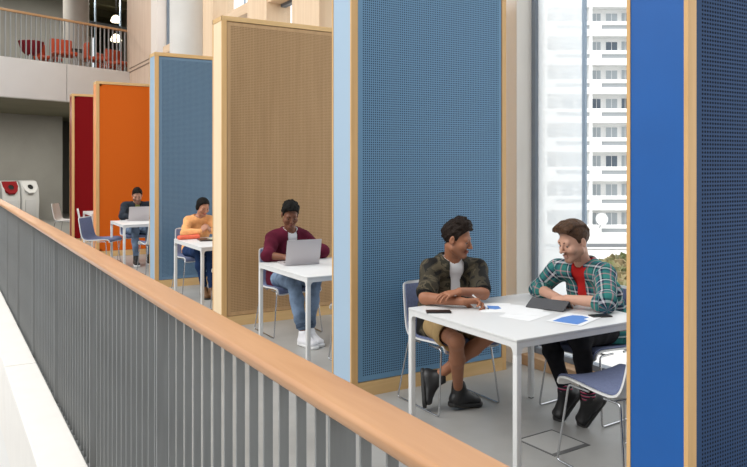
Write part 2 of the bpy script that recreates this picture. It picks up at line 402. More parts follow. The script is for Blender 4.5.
def partition(y, label, cap, face, back, frame, frame_face=None, holes=True, fx=0.):
    P = thing('partition', label, 'partition', (PX0+fx, y, 0))
    f = MB()
    f.box((.010, 0, 0), (.053, PT, PZ-.001)).box((0, 0, 0), (.0105, .018, PZ-.001)).box((0, PT-.018, 0), (.0105, PT, PZ-.001))
    f.box((FW-.04, 0, 0), (FW, PT, PZ-.001))
    f.build('upright', frame, P, smooth=False)
    MB().box((0, -.001, PZ-.05), (FW, PT+.001, PZ), .002, 1).build('top_rail', M['edge_x'] if frame is M['edge_z'] else frame, P, smooth=False)
    MB().box((.053, -.001, 0), (FW-.04, PT, .10)).build('base_board', M['edge_x'], P, smooth=False)
    MB().box((.004, .018, 0), (.0105, PT-.018, PZ-.05)).build('end_panel', cap, P, smooth=False)
    x0, x1, z0, z1 = .059, FW-.046, .106, PZ-.056
    if holes:
        hx0, hx1, hz0, hz1 = .053+RIM, FW-.07, .10+RIM, PZ-.05-RIM
        s = MB().box((x0, .008, z0), (hx0, .0095, z1)).box((hx1, .008, z0), (x1, .0095, z1))
        s.box((hx0, .008, z0), (hx1, .0095, hz0)).box((hx0, .008, hz1), (hx1, .0095, z1))
        s.build('sheet_rim', face, P, smooth=False)
        h = bpy.data.objects.new('perforated_sheet', perf); COL.objects.link(h); h.parent = P; h.location = (0, .008, 0)
        h.material_slots[0].link = 'OBJECT'; h.material_slots[0].material = face
        MB().box((.053, .024, .1), (FW-.04, .04, PZ-.05)).build('backing_felt', back, P, smooth=False)
    else:
        MB().box((x0, .010, z0), (x1, .02, z1)).build('face_panel', face, P, smooth=False)
        MB().box((x0, .0075, z0), (x0+.035, .0105, z1)).box((x1-.03, .0075, z0), (x1, .0105, z1)).box((x0, .0075, z1-.035), (x1, .0105, z1)).box((x0, .0075, z0), (x1, .0105, z0+.035)).build('face_rim', face, P, smooth=False)
        MB().box((.053, .02, .1), (FW-.04, .04, PZ-.05)).build('backing_board', back, P, smooth=False)
    MB().box((.053, .05, .1), (FW-.04, PT-.008, PZ-.05)).build('rear_panel', face, P, smooth=False)
    return P
M['edge_z'] = wood_mat('partition edge wood upright', (.66, .39, .155, 1), (.75, .47, .21, 1), .45, 'z', 1)
M['edge_x'] = wood_mat('partition edge wood level', (.66, .42, .18, 1), (.75, .50, .24, 1), .45, 'x', 1)
M['p3_cap'] = wood_mat('pale birch end', (.86, .67, .44, 1), (.90, .72, .49, 1), .5, 'z', .7)
M['p3_face'] = wood_mat('birch face', (.47, .285, .135, 1), (.54, .335, .165, 1), .5, 'z', .7)
felt = lambda n, c: mat(n, c, .95)
partition(1.748, 'tall partition nearest the camera, cobalt blue end and navy perforated face', mat('cobalt', (.008, .105, .39), .45, var=.04, scale=3), mat('navy', (.026, .066, .16), .6, spec=.2), felt('felt navy', (.006, .010, .025)), M['edge_z'])
partition(4.395, 'tall perforated blue partition behind the man in the camouflage jacket', mat('pale blue', (.39, .525, .665), .5), mat('steel blue', (.15, .305, .48), .45), felt('felt blue', (.02, .05, .10)), M['edge_z'])
partition(7.03, 'tall perforated wooden partition behind the man in the maroon shirt', M['p3_cap'], M['p3_face'], felt('felt brown', (.31, .185, .085)), M['edge_z'], fx=-.02)
partition(9.74, 'slate blue partition behind the woman in the orange sweater', mat('light blue', (.31, .44, .58), .5), mat('slate blue', (.14, .245, .37), .5), felt('felt slate', (.07, .125, .20)), M['edge_z'])
partition(13.62, 'bright orange partition behind the man in the dark denim jacket', mat('orange end', (.80, .32, .12), .5), mat('orange', (.66, .125, .008), .6, spec=.15), felt('felt orange', (.4, .08, .01)), M['edge_z'], holes=False, fx=-.05)
partition(16.25, 'dark red partition, farthest of the row', mat('red end', (.25, .02, .02), .5), mat('dark red', (.20, .004, .006), .6, spec=.1), felt('felt red', (.1, .005, .005)), M['edge_z'], holes=False, fx=-.07)

# ------------------------------------------------------------------ tables
M['table_white'] = mat('white table', (.73, .73, .725), .35)
M['black_foot'] = mat('black foot', (.03, .03, .03), .6)
def make_table(label, loc, sx, sy):
    t = thing('table', label, 'table', loc, 0, None)
    hx, hy = sx/2, sy/2; L = .034
    MB().box((-hx, -hy, .726), (hx, hy, .74), .003).build('tabletop', M['table_white'], t)
    a = MB()
    for s in (-1, 1):
        # aprons with the rounded inner corner where they meet the legs
        for q in (0, 1):
            h = (hx if q == 0 else hy); w = (hy if q == 0 else hx)
            prof = [(-h, .7255), (-h, .694), (-h+L, .694)]
            prof = [(-h+.001, .7255), (-h+.001, .66)]
            def arc(cx, cz, r, a0, a1): return [(cx+r*math.cos(math.radians(a0+(a1-a0)*k/6)), cz+r*math.sin(math.radians(a0+(a1-a0)*k/6))) for k in range(7)]
            prof = [(-h+.002, .7255), (-h+.002, .66), (-h+L, .66)] + arc(-h+L+.028, .667, .028, 180, 90) + arc(h-L-.028, .667, .028, 90, 0) + [(h-L, .66), (h-.002, .66), (h-.002, .7255)]
            a.prism(prof, 'y' if q == 0 else 'x', s*w-.0015*s if s > 0 else s*w+.0015, (s*w-s*.030))
    a.build('apron', M['table_white'], t, smooth=False)
    for s in (-1, 1):
        for q in (-1, 1):
            x0, x1 = sorted((s*hx, s*(hx-L))); y0, y1 = sorted((q*hy, q*(hy-L)))
            lg = MB().box((x0, y0, .006), (x1, y1, .66), .004).build('leg', M['table_white'], t)
            MB().box((x0+.004, y0+.004, 0), (x1-.004, y1-.004, .006)).build('foot', M['black_foot'], lg, smooth=False)
    return t
T = {}
T[2] = make_table('white table with papers shared by the two nearest men', (3.075, 3.285, 0), 1.05, 1.0)
T[3] = make_table('white table with a laptop in front of the man in the maroon shirt', (3.07, 5.75, 0), 1.05, 1.03)
T[4] = make_table('white table in front of the woman in the orange sweater', (3.01, 8.31, 0), 1.05, 1.08)
T[5] = make_table('white table with a laptop before the orange partition', (2.94, 11.83, 0), 1.05, .96)
T[6] = make_table('white table before the dark red partition, mostly hidden', (2.99, 14.75, 0), 1.05, .96)

# ------------------------------------------------------------------ chairs (local: faces +Y)
M['chair_shell'] = mat('white chair shell', (.78, .78, .77), .35)
M['chair_pad'] = mat('blue grey chair fabric', (.15, .178, .30), .85, var=.1, scale=60)
M['chrome'] = mat('chrome rod', (.55, .56, .58), .22, metal=1)
PROF = [(.245, .418), (.252, .434), (.235, .446), (.18, .447), (.09, .441), (0, .433), (-.09, .430), (-.15, .437), (-.19, .462), (-.215, .51), (-.232, .58), (-.247, .66), (-.26, .73), (-.271, .785), (-.276, .812)]
def shell_mesh(off0, off1, inset, i0=0, i1=None, nx=14):
    """curved one-piece seat and back between two offsets from the profile"""
    pr = [Vector((0, a, b)) for a, b in PROF]
    # resample
    S = []
    for i in range(len(pr)-1):
        for k in range(3): S.append(pr[i].lerp(pr[i+1], k/3))
    S.append(pr[-1]); n = len(S)
    for _ in range(4):
        S = [S[0]]+[(S[i-1]+S[i]*2+S[i+1])/4 for i in range(1, n-1)]+[S[-1]]
    i1 = n if i1 is None else i1
    bm = bmesh.new(); G = []
    tot = n-1
    for i in range(i0, i1):
        d = (S[min(i+1, n-1)]-S[max(i-1, 0)]).normalized(); nrm = Vector((0, d.z, -d.y))
        if nrm.z < 0 and abs(d.y) > .5: nrm = -nrm
        # normal pointing to the sitter (up on seat, forward on back)
        nrm = Vector((0, d.z, -d.y)); 
        if nrm.y+nrm.z < 0: nrm = -nrm
        u = i/tot
        wd = .232 if u < .5 else .232-.028*(u-.5)/.5
        e0 = (i-0)/2.5; e1 = (tot-i)/3.0
        for e in (e0, e1):
            if e < 1: wd -= .05*(1-math.sqrt(max(0, 1-(1-e)**2)))
        wd -= inset
        row = []
        for k in range(nx+1):
            s = -1+2*k/nx; x = wd*s
            lift = .022*(s*s) if u < .55 else .022*(s*s)
            row.append((S[i]+nrm*lift+Vector((x, 0, 0)), nrm))
        G.append(row)
    A = [[bm.verts.new(p+q*off1) for p, q in r] for r in G]; B = [[bm.verts.new(p+q*off0) for p, q in r] for r in G]
    m = len(G)
    for i in range(m-1):
        for k in range(nx):
            bm.faces.new((A[i][k], A[i][k+1], A[i+1][k+1], A[i+1][k])); bm.faces.new((B[i][k], B[i+1][k], B[i+1][k+1], B[i][k+1]))
    for i in range(m-1):
        bm.faces.new((A[i][0], A[i+1][0], B[i+1][0], B[i][0])); bm.faces.new((A[i][nx], B[i][nx], B[i+1][nx], A[i+1][nx]))
    for k in range(nx):
        bm.faces.new((A[0][k], B[0][k], B[0][k+1], A[0][k+1])); bm.faces.new((A[m-1][k], A[m-1][k+1], B[m-1][k+1], B[m-1][k]))
    mb = MB(); mb.bm.free(); mb.bm = bm; return mb
def make_chair(label, loc, rz, pad=True):
    t = thing('chair', label, 'chair', loc, rz)
    shell_mesh(-.006, .006, 0).build('shell', M['chair_shell'], t, angle=50)
    if pad: shell_mesh(.0065, .017, .012, 2, 41).build('seat_pad', M['chair_pad'], t, angle=50)
    r = .0065
    for s in (-1, 1):
        x0, x1 = s*.20, s*.256
        MB().tube([(x0, .06, .427), (x0*1.05, .205, .430), (x1, .245, .0075), (x1, -.245, .0075), (x0*1.05, -.17, .428), (x0, -.05, .422)], r, 10, .024).build('sled_leg', M['chrome'], t)
    MB().tube([(-.2, .135, .428), (.2, .135, .428)], r, 10).build('cross_bar', M['chrome'], t)
    MB().tube([(-.2, -.11, .423), (.2, -.11, .423)], r, 10).build('cross_bar', M['chrome'], t)
    return t
FY, FX = 0.0, -PI/2      # facing +Y, facing +X
chair = make_chair('empty chair with blue-grey pad pushed up to the nearest table', (3.18, 2.625, 0), math.radians(-4))
dup(chair, (3.04, 4.02, 0), PI, 'chair under the man in the camouflage jacket')
dup(chair, (3.77, 3.37, 0), PI/2+math.radians(4), 'chair under the man in the plaid shirt')
dup(chair, (2.97, 6.54, 0), PI, 'chair under the man in the maroon shirt')
dup(chair, (3.095, 5.17, 0), math.radians(3), 'empty chair opposite the man in the maroon shirt, mostly hidden')
dup(chair, (2.90, 9.28, 0), PI, 'chair under the woman in the orange sweater')
dup(chair, (2.905, 7.72, 0), 0, 'empty chair opposite the woman, mostly behind the wooden partition')
dup(chair, (2.92, 12.75, 0), PI, 'chair under the man in the dark denim jacket')
dup(chair, (2.24, 12.28, 0), math.radians(-126), 'empty blue-padded chair at the walkway end of the table by the orange partition')
chw = make_chair('white chair at the table before the dark red partition', (2.56, 14.76, 0), math.radians(-98), pad=False)
dup(chw, (2.42, 17.0, 0), math.radians(-118), 'white chair beyond the dark red partition, near the recycling bins')
dup(chair, (2.90, 11.20, 0), math.radians(2), 'empty white-backed chair opposite the man in the dark denim jacket')

# ------------------------------------------------------------------ floor hatch under the near table
hp = thing('floor_hatch', 'square metal-edged access hatch in the concrete floor', 'hatch', (3.115, 3.09, 0), math.radians(2))
MB().box((-.135, -.115, 0), (.14, .14, .0015)).build('cover', mat('hatch cover', (.45, .44, .42), .45), hp, smooth=False)
h = MB()
for a, b_ in (((-.15, -.15), (.15, -.118)), ((-.15, .143), (.15, .15)), ((-.15, -.118), (-.138, .143)), ((.143, -.118), (.15, .143))):
    h.box((*a, 0), (*b_, .003))
h.build('edge_frame', mat('hatch edge', (.12, .12, .12), .5), hp, smooth=False)

# ------------------------------------------------------------------ laptops
M['laptop'] = mat('laptop silver', (.52, .48, .49), .4, metal=.3)
M['laptop_dark'] = mat('laptop keys', (.03, .03, .03), .5)
def laptop(label, loc, rz, open_deg=105):
    t = thing('laptop', label, 'laptop', loc, rz)       # local: user at +Y, hinge at y=0
    MB().box((-.165, .0, .002), (.165, .228, .017), .004).build('base', M['laptop'], t)
    MB().box((-.14, .03, .017), (.14, .125, .0185)).build('keyboard', M['laptop_dark'], t, smooth=False)
    MB().box((-.05, .14, .017), (.05, .205, .0178)).build('trackpad', mat('trackpad', (.4, .38, .38), .4), t, smooth=False)
    l = MB().box((-.165, -.004, 0), (.165, .003, .226), .003).build('lid', M['laptop'], t)
    l.location = (0, .004, .016); l.rotation_euler = (math.radians(open_deg-90), 0, 0)
    sc = MB().box((-.155, .003, .012), (.155, .0036, .215)).build('screen', mat('screen', (.04, .05, .07), .15), l, smooth=False)
    return t
laptop('silver laptop open in front of the man in the maroon shirt', (2.825, 5.905, .74), math.radians(-5))
laptop('silver laptop open in front of the man in the dark denim jacket', (2.81, 12.05, .74), math.radians(0))
# ------------------------------------------------------------------ things on the tables
TZ = .7405
M['paper'] = mat('paper', (.86, .86, .86), .8)
M['print_blue'] = mat('blue print', (.10, .25, .62), .7)
M['black_plastic'] = mat('black plastic', (.015, .015, .018), .3)
M['screen_glass'] = mat('phone glass', (.008, .008, .010), .35, spec=.15)
def flat(name, label, cat, x, y, rz, w, h, th, m, z=TZ, bev=0., group=None):
    t = thing(name, label, cat, (x, y, z), math.radians(rz), group)
    MB().box((-w/2, -h/2, 0), (w/2, h/2, th), bev).build('body' if cat != 'paper' else 'sheet', m, t, smooth=False); return t
ph = flat('phone', 'black phone lying before the man in the camouflage jacket', 'phone', 2.625, 3.565, 59, .075, .152, .008, M['black_plastic'], bev=.002)
MB().box((-.034, -.07, .008), (.034, .07, .0085)).build('display', M['screen_glass'], ph, smooth=False)
def chart_paper(label, x, y, rz, poly, z=TZ):
    t = thing('paper_sheet', label, 'paper', (x, y, z), math.radians(rz))
    MB().box((-.105, -.1485, 0), (.105, .1485, .0008)).build('sheet', M['paper'], t, smooth=False)
    if poly: MB().prism(poly, 'z', .0009, .0013).build('printed_shape', M['print_blue'], t, smooth=False)
    return t
chart_paper('white sheet with a blue shape under the writing hand', 3.02, 3.49, -35, [(-.08, -.02), (-.01, -.06), (.03, -.03), (.02, .05), (-.05, .06)])
chart_paper('blank white sheet in the middle of the nearest table', 3.03, 3.23, -72, None)
chart_paper('blank white sheet overlapping beside the tablet', 3.12, 3.33, -50, None, TZ+.0009)
chart_paper('white sheet with a large blue chart at the near side of the table', 3.175, 2.985, -70, [(-.075, -.125), (.075, -.125), (.08, .02), (.045, .035), (.05, .10), (.0, .12), (-.05, .10), (-.075, 0)], TZ+.0018)
# tablet in a grey folding cover, propped as a low tent
tb = thing('tablet', 'dark grey tablet folded into a low stand before the man in the plaid shirt', 'tablet', (3.305, 3.31, TZ+.001), math.radians(112))
M['cover_grey'] = mat('tablet cover grey', (.075, .075, .08), .6)
MB().obox((0, .035, .026), (.125, .052, .004), Matrix.Rotation(math.radians(-24), 3, 'X'), .002).build('tablet_body', M['cover_grey'], tb, smooth=False)
MB().obox((0, -.035, .027), (.125, .033, .003), Matrix.Rotation(math.radians(46), 3, 'X'), .001).build('folded_cover', M['cover_grey'], tb, smooth=False)
p2 = flat('phone', 'dark phone near the elbow of the man in the plaid shirt', 'phone', 3.375, 2.965, 72, .068, .125, .008, mat('brown black phone', (.03, .022, .02), .35), bev=.002)
MB().box((-.031, -.058, .008), (.031, .058, .0085)).build('display', M['screen_glass'], p2, smooth=False)
# woman's table
M['coral'] = mat('coral fabric', (.86, .16, .085), .7, var=.15, scale=14)
s = thing('pouch', 'long coral pouch lying under the arm of the woman in orange', 'pouch', (2.62, 8.71, TZ), math.radians(8))
MB().box((-.13, -.035, 0), (.15, .045, .05), .022, 4).build('body', M['coral'], s)
MB().tube([(-.11, .0, .0505), (.13, .005, .0515)], .003, 6).build('zip', mat('zip red', (.5, .05, .03), .5), s)
nb_ = flat('notebook', 'black notebook on the table of the woman in orange', 'notebook', 2.78, 8.48, -8, .20, .26, .014, M['black_plastic'], bev=.003)
MB().box((-.098, -.128, .003), (.102, .131, .011)).build('page_block', M['paper'], nb_, smooth=False)
cd = flat('note_card', 'small pale green card on the black notebook', 'card', 2.845, 8.47, 20, .08, .10, .002, mat('pale green', (.62, .72, .55), .7), z=TZ+.0143)
bt = thing('bottle', 'steel bottle beside the wooden partition edge on the woman\'s table', 'bottle', (2.885, 8.30, TZ), 0)
MB().lathe([(0, 0), (.032, 0), (.034, .006), (.034, .10), (.024, .125), (.02, .13), (0, .13)], n=24).build('body', mat('brushed steel', (.4, .42, .42), .35, metal=.8), bt)
MB().lathe([(.0, .130), (.022, .130), (.022, .155), (0, .155)], n=20).build('cap', mat('grey cap', (.35, .37, .36), .5), bt)

# ------------------------------------------------------------------ recycling bins
M['bin_grey'] = mat('bin pale grey', (.56, .57, .57), .5)
M['bin_red'] = mat('bin red', (.24, .008, .012), .6, spec=.15)
def rbin(label, t, o, hood):
    c = bq(t, o, 0)
    r = thing('recycling_bin', label, 'recycling bin', c, 0); r.rotation_euler = (0, 0, math.atan2(-.392, -.92))
    # local: front at -y is towards the hall after the half turn -> +y
    b = MB(); prof = [(-.24, 0), (.25, 0), (.27, .62), (.25, .98), (.12, 1.19), (-.02, 1.22), (-.24, 1.20)]
    b.prism([(p[0], p[1]) for p in prof], 'x', -.26, .26)
    bmesh.ops.bevel(b.bm, geom=[e for e in b.bm.edges], offset=.03, segments=3, profile=.5, affect='EDGES')
    b.build('body', M['bin_grey'], r)
    # hood: rounded shield on the sloping front
    P = []
    for k in range(25):
        a = 2*PI*k/24; P.append((math.sin(a), math.cos(a)))
    n = Vector((0, .85, .53)).normalized(); u = Vector((1, 0, 0)); v = n.cross(u); v = v if v.z > 0 else -v
    c0 = Vector((0, .215, 1.03)); hb = MB()
    outl = [(-.22, .19), (.22, .19), (.225, .02), (.17, -.14), (.08, -.22), (-.08, -.22), (-.17, -.14), (-.225, .02)]
    A = [hb.bm.verts.new(c0+u*x+v*y-n*.05) for x, y in outl]; B = [hb.bm.verts.new(c0+u*x*.97+v*y*.97+n*.014) for x, y in outl]
    for k in range(8): hb.bm.faces.new((A[k], A[(k+1) % 8], B[(k+1) % 8], B[k]))
    hb.bm.faces.new(B); hb.bm.faces.new(A[::-1])
    hd = hb.build('hood', hood, r, smooth=False)
    R3 = Matrix((u, v, n)).transposed()
    MB().lathe([(.085, .012), (.105, .012), (.105, .024), (.085, .03), (.08, .012)], c0+v*-.02, 28, R3).build('hole_rim', hood, r)
    MB().lathe([(0, .0145), (.082, .0145), (.082, .0165), (0, .0165)], c0+v*-.02, 28, R3).build('opening', mat('bin opening', (.01, .01, .01), .8), r)
    MB().box((-.16, .255, .10), (.16, .285, .66), .01).build('door', mat('bin door', (.50, .51, .52), .5), r)
    return r
rbin('pale grey recycling bin with a red hood, left of the pair', .66, 4.85, M['bin_red'])
rbin('pale grey recycling bin with a grey hood, right of the pair', .09, 4.85, mat('bin hood grey', (.66, .67, .67), .45))

# ------------------------------------------------------------------ upper balcony furniture
M['red_orange'] = mat('orange red chair', (.62, .09, .03), .6)
M['dark_red'] = mat('crimson tub chair', (.26, .01, .025), .5)
M['pale_leg'] = mat('white metal leg', (.6, .6, .6), .4)
def up_chair(label, t, o, rz):
    c = bq(t, o, BZ1-.05); r = thing('armchair', label, 'chair', c, rz)
    MB().box((-.27, -.25, .36), (.27, .27, .46), .04, 3).build('seat', M['red_orange'], r)
    MB().box((-.27, -.29, .40), (.27, -.21, .82), .035, 3).build('backrest', M['red_orange'], r)
    for s in (-1, 1):
        for q in (-1, 1): MB().tube([(s*.2, q*.2, .37), (s*.25, q*.25, 0)], .014, 8).build('leg', M['pale_leg'], r)
    return r
az = math.atan2(-.392, -.92)
c1 = up_chair('orange-red armchair beside the crimson tub chair on the upper balcony', 1.12, 1.9, az+.4)
c2 = up_chair('orange-red armchair left of the round table on the upper balcony', 1.28, .85, az-.2)
up_chair('orange-red armchair right of the round table on the upper balcony', .31, 1.0, az+1.2)
up_chair('orange-red armchair nearest the plywood wall on the upper balcony', -.55, 1.2, az+.1)
up_chair('orange-red armchair second from the plywood wall on the upper balcony', -.85, 2.1, az+.3)
tc = thing('tub_chair', 'crimson tub chair with white legs on the upper balcony', 'chair', bq(2.08, .95, BZ1-.05), az)
b = MB(); prof = [(0, .30), (.12, .30), (.22, .40), (.29, .62), (.275, .63), (.2, .44), (.1, .36), (0, .36)]
b.lathe(prof, n=28); b.build('bucket', M['dark_red'], tc)
for a in range(4):
    q = PI/4+a*PI/2; MB().tube([(.1*math.cos(q), .1*math.sin(q), .31), (.24*math.cos(q), .24*math.sin(q), 0)], .018, 8).build('leg', M['pale_leg'], tc)
rt = thing('round_table', 'small round table with dark edge on the upper balcony', 'table', bq(.35, 1.85, BZ1-.05), az)
MB().lathe([(0, .70), (.32, .70), (.33, .715), (.32, .73), (0, .73)], n=36).build('tabletop', mat('table top dark', (.10, .09, .09), .4), rt)
MB().lathe([(0, 0), (.2, 0), (.2, .015), (.03, .03), (.025, .70), (0, .70)], n=20).build('pedestal', M['pale_leg'], rt)
M['lamp_glow'] = mat('lamp glow', (1, .93, .75), .5)
bs = M['lamp_glow'].node_tree.nodes['Principled BSDF']; bs.inputs['Emission Color'].default_value = (1, .88, .62, 1); bs.inputs['Emission Strength'].default_value = 3.2
def pend(label, t, o, z):
    c = bq(t, o, z); r = thing('pendant_lamp', label, 'lamp', c, 0)
    MB().lathe([(0, .0), (.13, .0), (.17, .04), (.12, .17), (.04, .23), (0, .23)], n=24).build('shade', M['lamp_glow'], r)
    MB().tube([(0, 0, .23), (0, 0, 7.05-z)], .008, 6).build('cable', M['black_plastic'], r)
pend('glowing pendant lamp hanging high behind the upper balcony', -2.7, 4.5, 6.28)
pend('glowing pendant lamp hanging low behind the upper railing', -1.81, 3.2, 5.40)

# ------------------------------------------------------------------ outside
GZ = -5.0
struct(MB().box((4.6, -60, GZ-.2), (160, 160, GZ)).build('ground', mat('pale paving', (.62, .61, .58), .8, var=.06, scale=.12), smooth=False))
fw = Vector((math.sin(YAW), math.cos(YAW), 0)); rt_ = Vector((math.cos(YAW), -math.sin(YAW), 0))
RA = Matrix((rt_, fw, Vector((0, 0, 1)))).transposed()
A = thing('apartment_building', 'tall white apartment block with long balconies seen through the window', 'building', fw*70+Vector((0, 0, GZ)), 0)
A.rotation_euler = (0, 0, -YAW)          # local x to the right of the view, y away
M['render_white'] = mat('white render', (.88, .88, .87), .8)
M['slot_grey'] = mat('balcony slot grey', (.28, .30, .31), .8)
M['pane_dark'] = mat('window pane dark', (.10, .13, .17), .15)
M['pane_mid'] = mat('window pane with curtain', (.40, .44, .47), .4)
X0, X1, FH = 8, 42, 2.83
base = -.3
MB().box((X0, 1.6, 0), (X1, 14, 34)).build('wall', M['render_white'], A, smooth=False)
NF = 11; nw = 0
rnd = random.Random(3)
for f in range(NF):
    z = base+f*FH
    # parapet with horizontal slots
    p = MB()
    p.box((X0, 0, z-.18), (X1, 1.6, z)); p.box((X0, 0, z), (X1, .12, z+.46)); p.box((X0, 0, z+.86), (X1, .12, z+1.22))
    x = X0; slots = []
    while x < X1:
        p.box((x, 0, z+.46), (x+1.0, .12, z+.86)); x += 4.4
    p.build('balcony_parapet', M['render_white'], A, smooth=False)
    MB().box((X0+.1, .10, z+.44), (X1-.1, .20, z+.88)).build('slot_grille', M['slot_grey'], A, smooth=False)
    for bx in range(8):
        xa = X0+.5+bx*4.4
        if nw >= 96 or xa > 27 or xa < 12: continue
        for (dx, wd, z0, z1) in ((.0, .95, .9, 2.35), (1.35, 1.25, .9, 2.35), (2.9, .85, .1, 2.4)):
            if nw >= 96: break
            wf_ = MB().box((xa+dx, 1.52, z+z0), (xa+dx+wd, 1.62, z+z1)).build('window', M['render_white'], A, smooth=False)
            MB().box((xa+dx+.07, 1.50, z+z0+.07), (xa+dx+wd/2-.03, 1.53, z+z1-.07)).box((xa+dx+wd/2+.03, 1.50, z+z0+.07), (xa+dx+wd-.07, 1.53, z+z1-.07)).build('pane', rnd.choice([M['pane_dark'], M['pane_mid'], M['pane_mid']]), wf_, smooth=False)
            nw += 1
d = MB()
for k in range(9): d.box((X0+k*4.4-.12, .05, 0), (X0+k*4.4+.12, 1.7, 33))
d.build('divider', M['render_white'], A, smooth=False)
sd = thing('satellite_dish', 'round white satellite dish on an apartment balcony outside', 'satellite dish', Vector((0, 0, 0)), -YAW)
sd.location = fw*69.9+rt_*22.0+Vector((0, 0, -3.5))
MB().lathe([(0, .02), (.35, .05), (.58, .14), (.6, .15), (.58, .17), (.35, .09), (0, .06)], (0, -.5, 0), 30, Matrix.Rotation(math.radians(80), 3, 'X')).build('dish', mat('dish grey white', (.62, .63, .64), .6), sd)
MB().tube([(0, .1, -.9), (0, -.2, -.6), (0, -.45, 0)], .04, 8).build('mast', M['slot_grey'], sd)
# low kerb wall and planting between
kb = MB(); kb.obox(fw*57+rt_*19+Vector((0, 0, GZ+.35)), (12, .25, .12), RA); struct(kb.build('trim_90', mat('dark low wall', (.16, .17, .18), .7), smooth=False))
bm = MB(); rr = random.Random(5)
for k in range(800):
    dd_ = 34+rr.random()*12; c = fw*dd_+rt_*(dd_*(.318+rr.random()*.08))+Vector((0, 0, GZ+rr.random()*.8)); s_ = .14+rr.random()*.30
    R = Euler((rr.random()*6, rr.random()*6, rr.random()*6)).to_matrix()
    bm.obox(c, (s_, s_*.6, .02), R)
o = bm.build('shrub_bed', mat('shrub green', (.20, .30, .08), .8, var=.6, scale=.9, col2=(.38, .28, .16, 1)), smooth=False)
tag(o, 'green and brown planting bed on the ground outside the window', 'shrubs', kind='stuff')
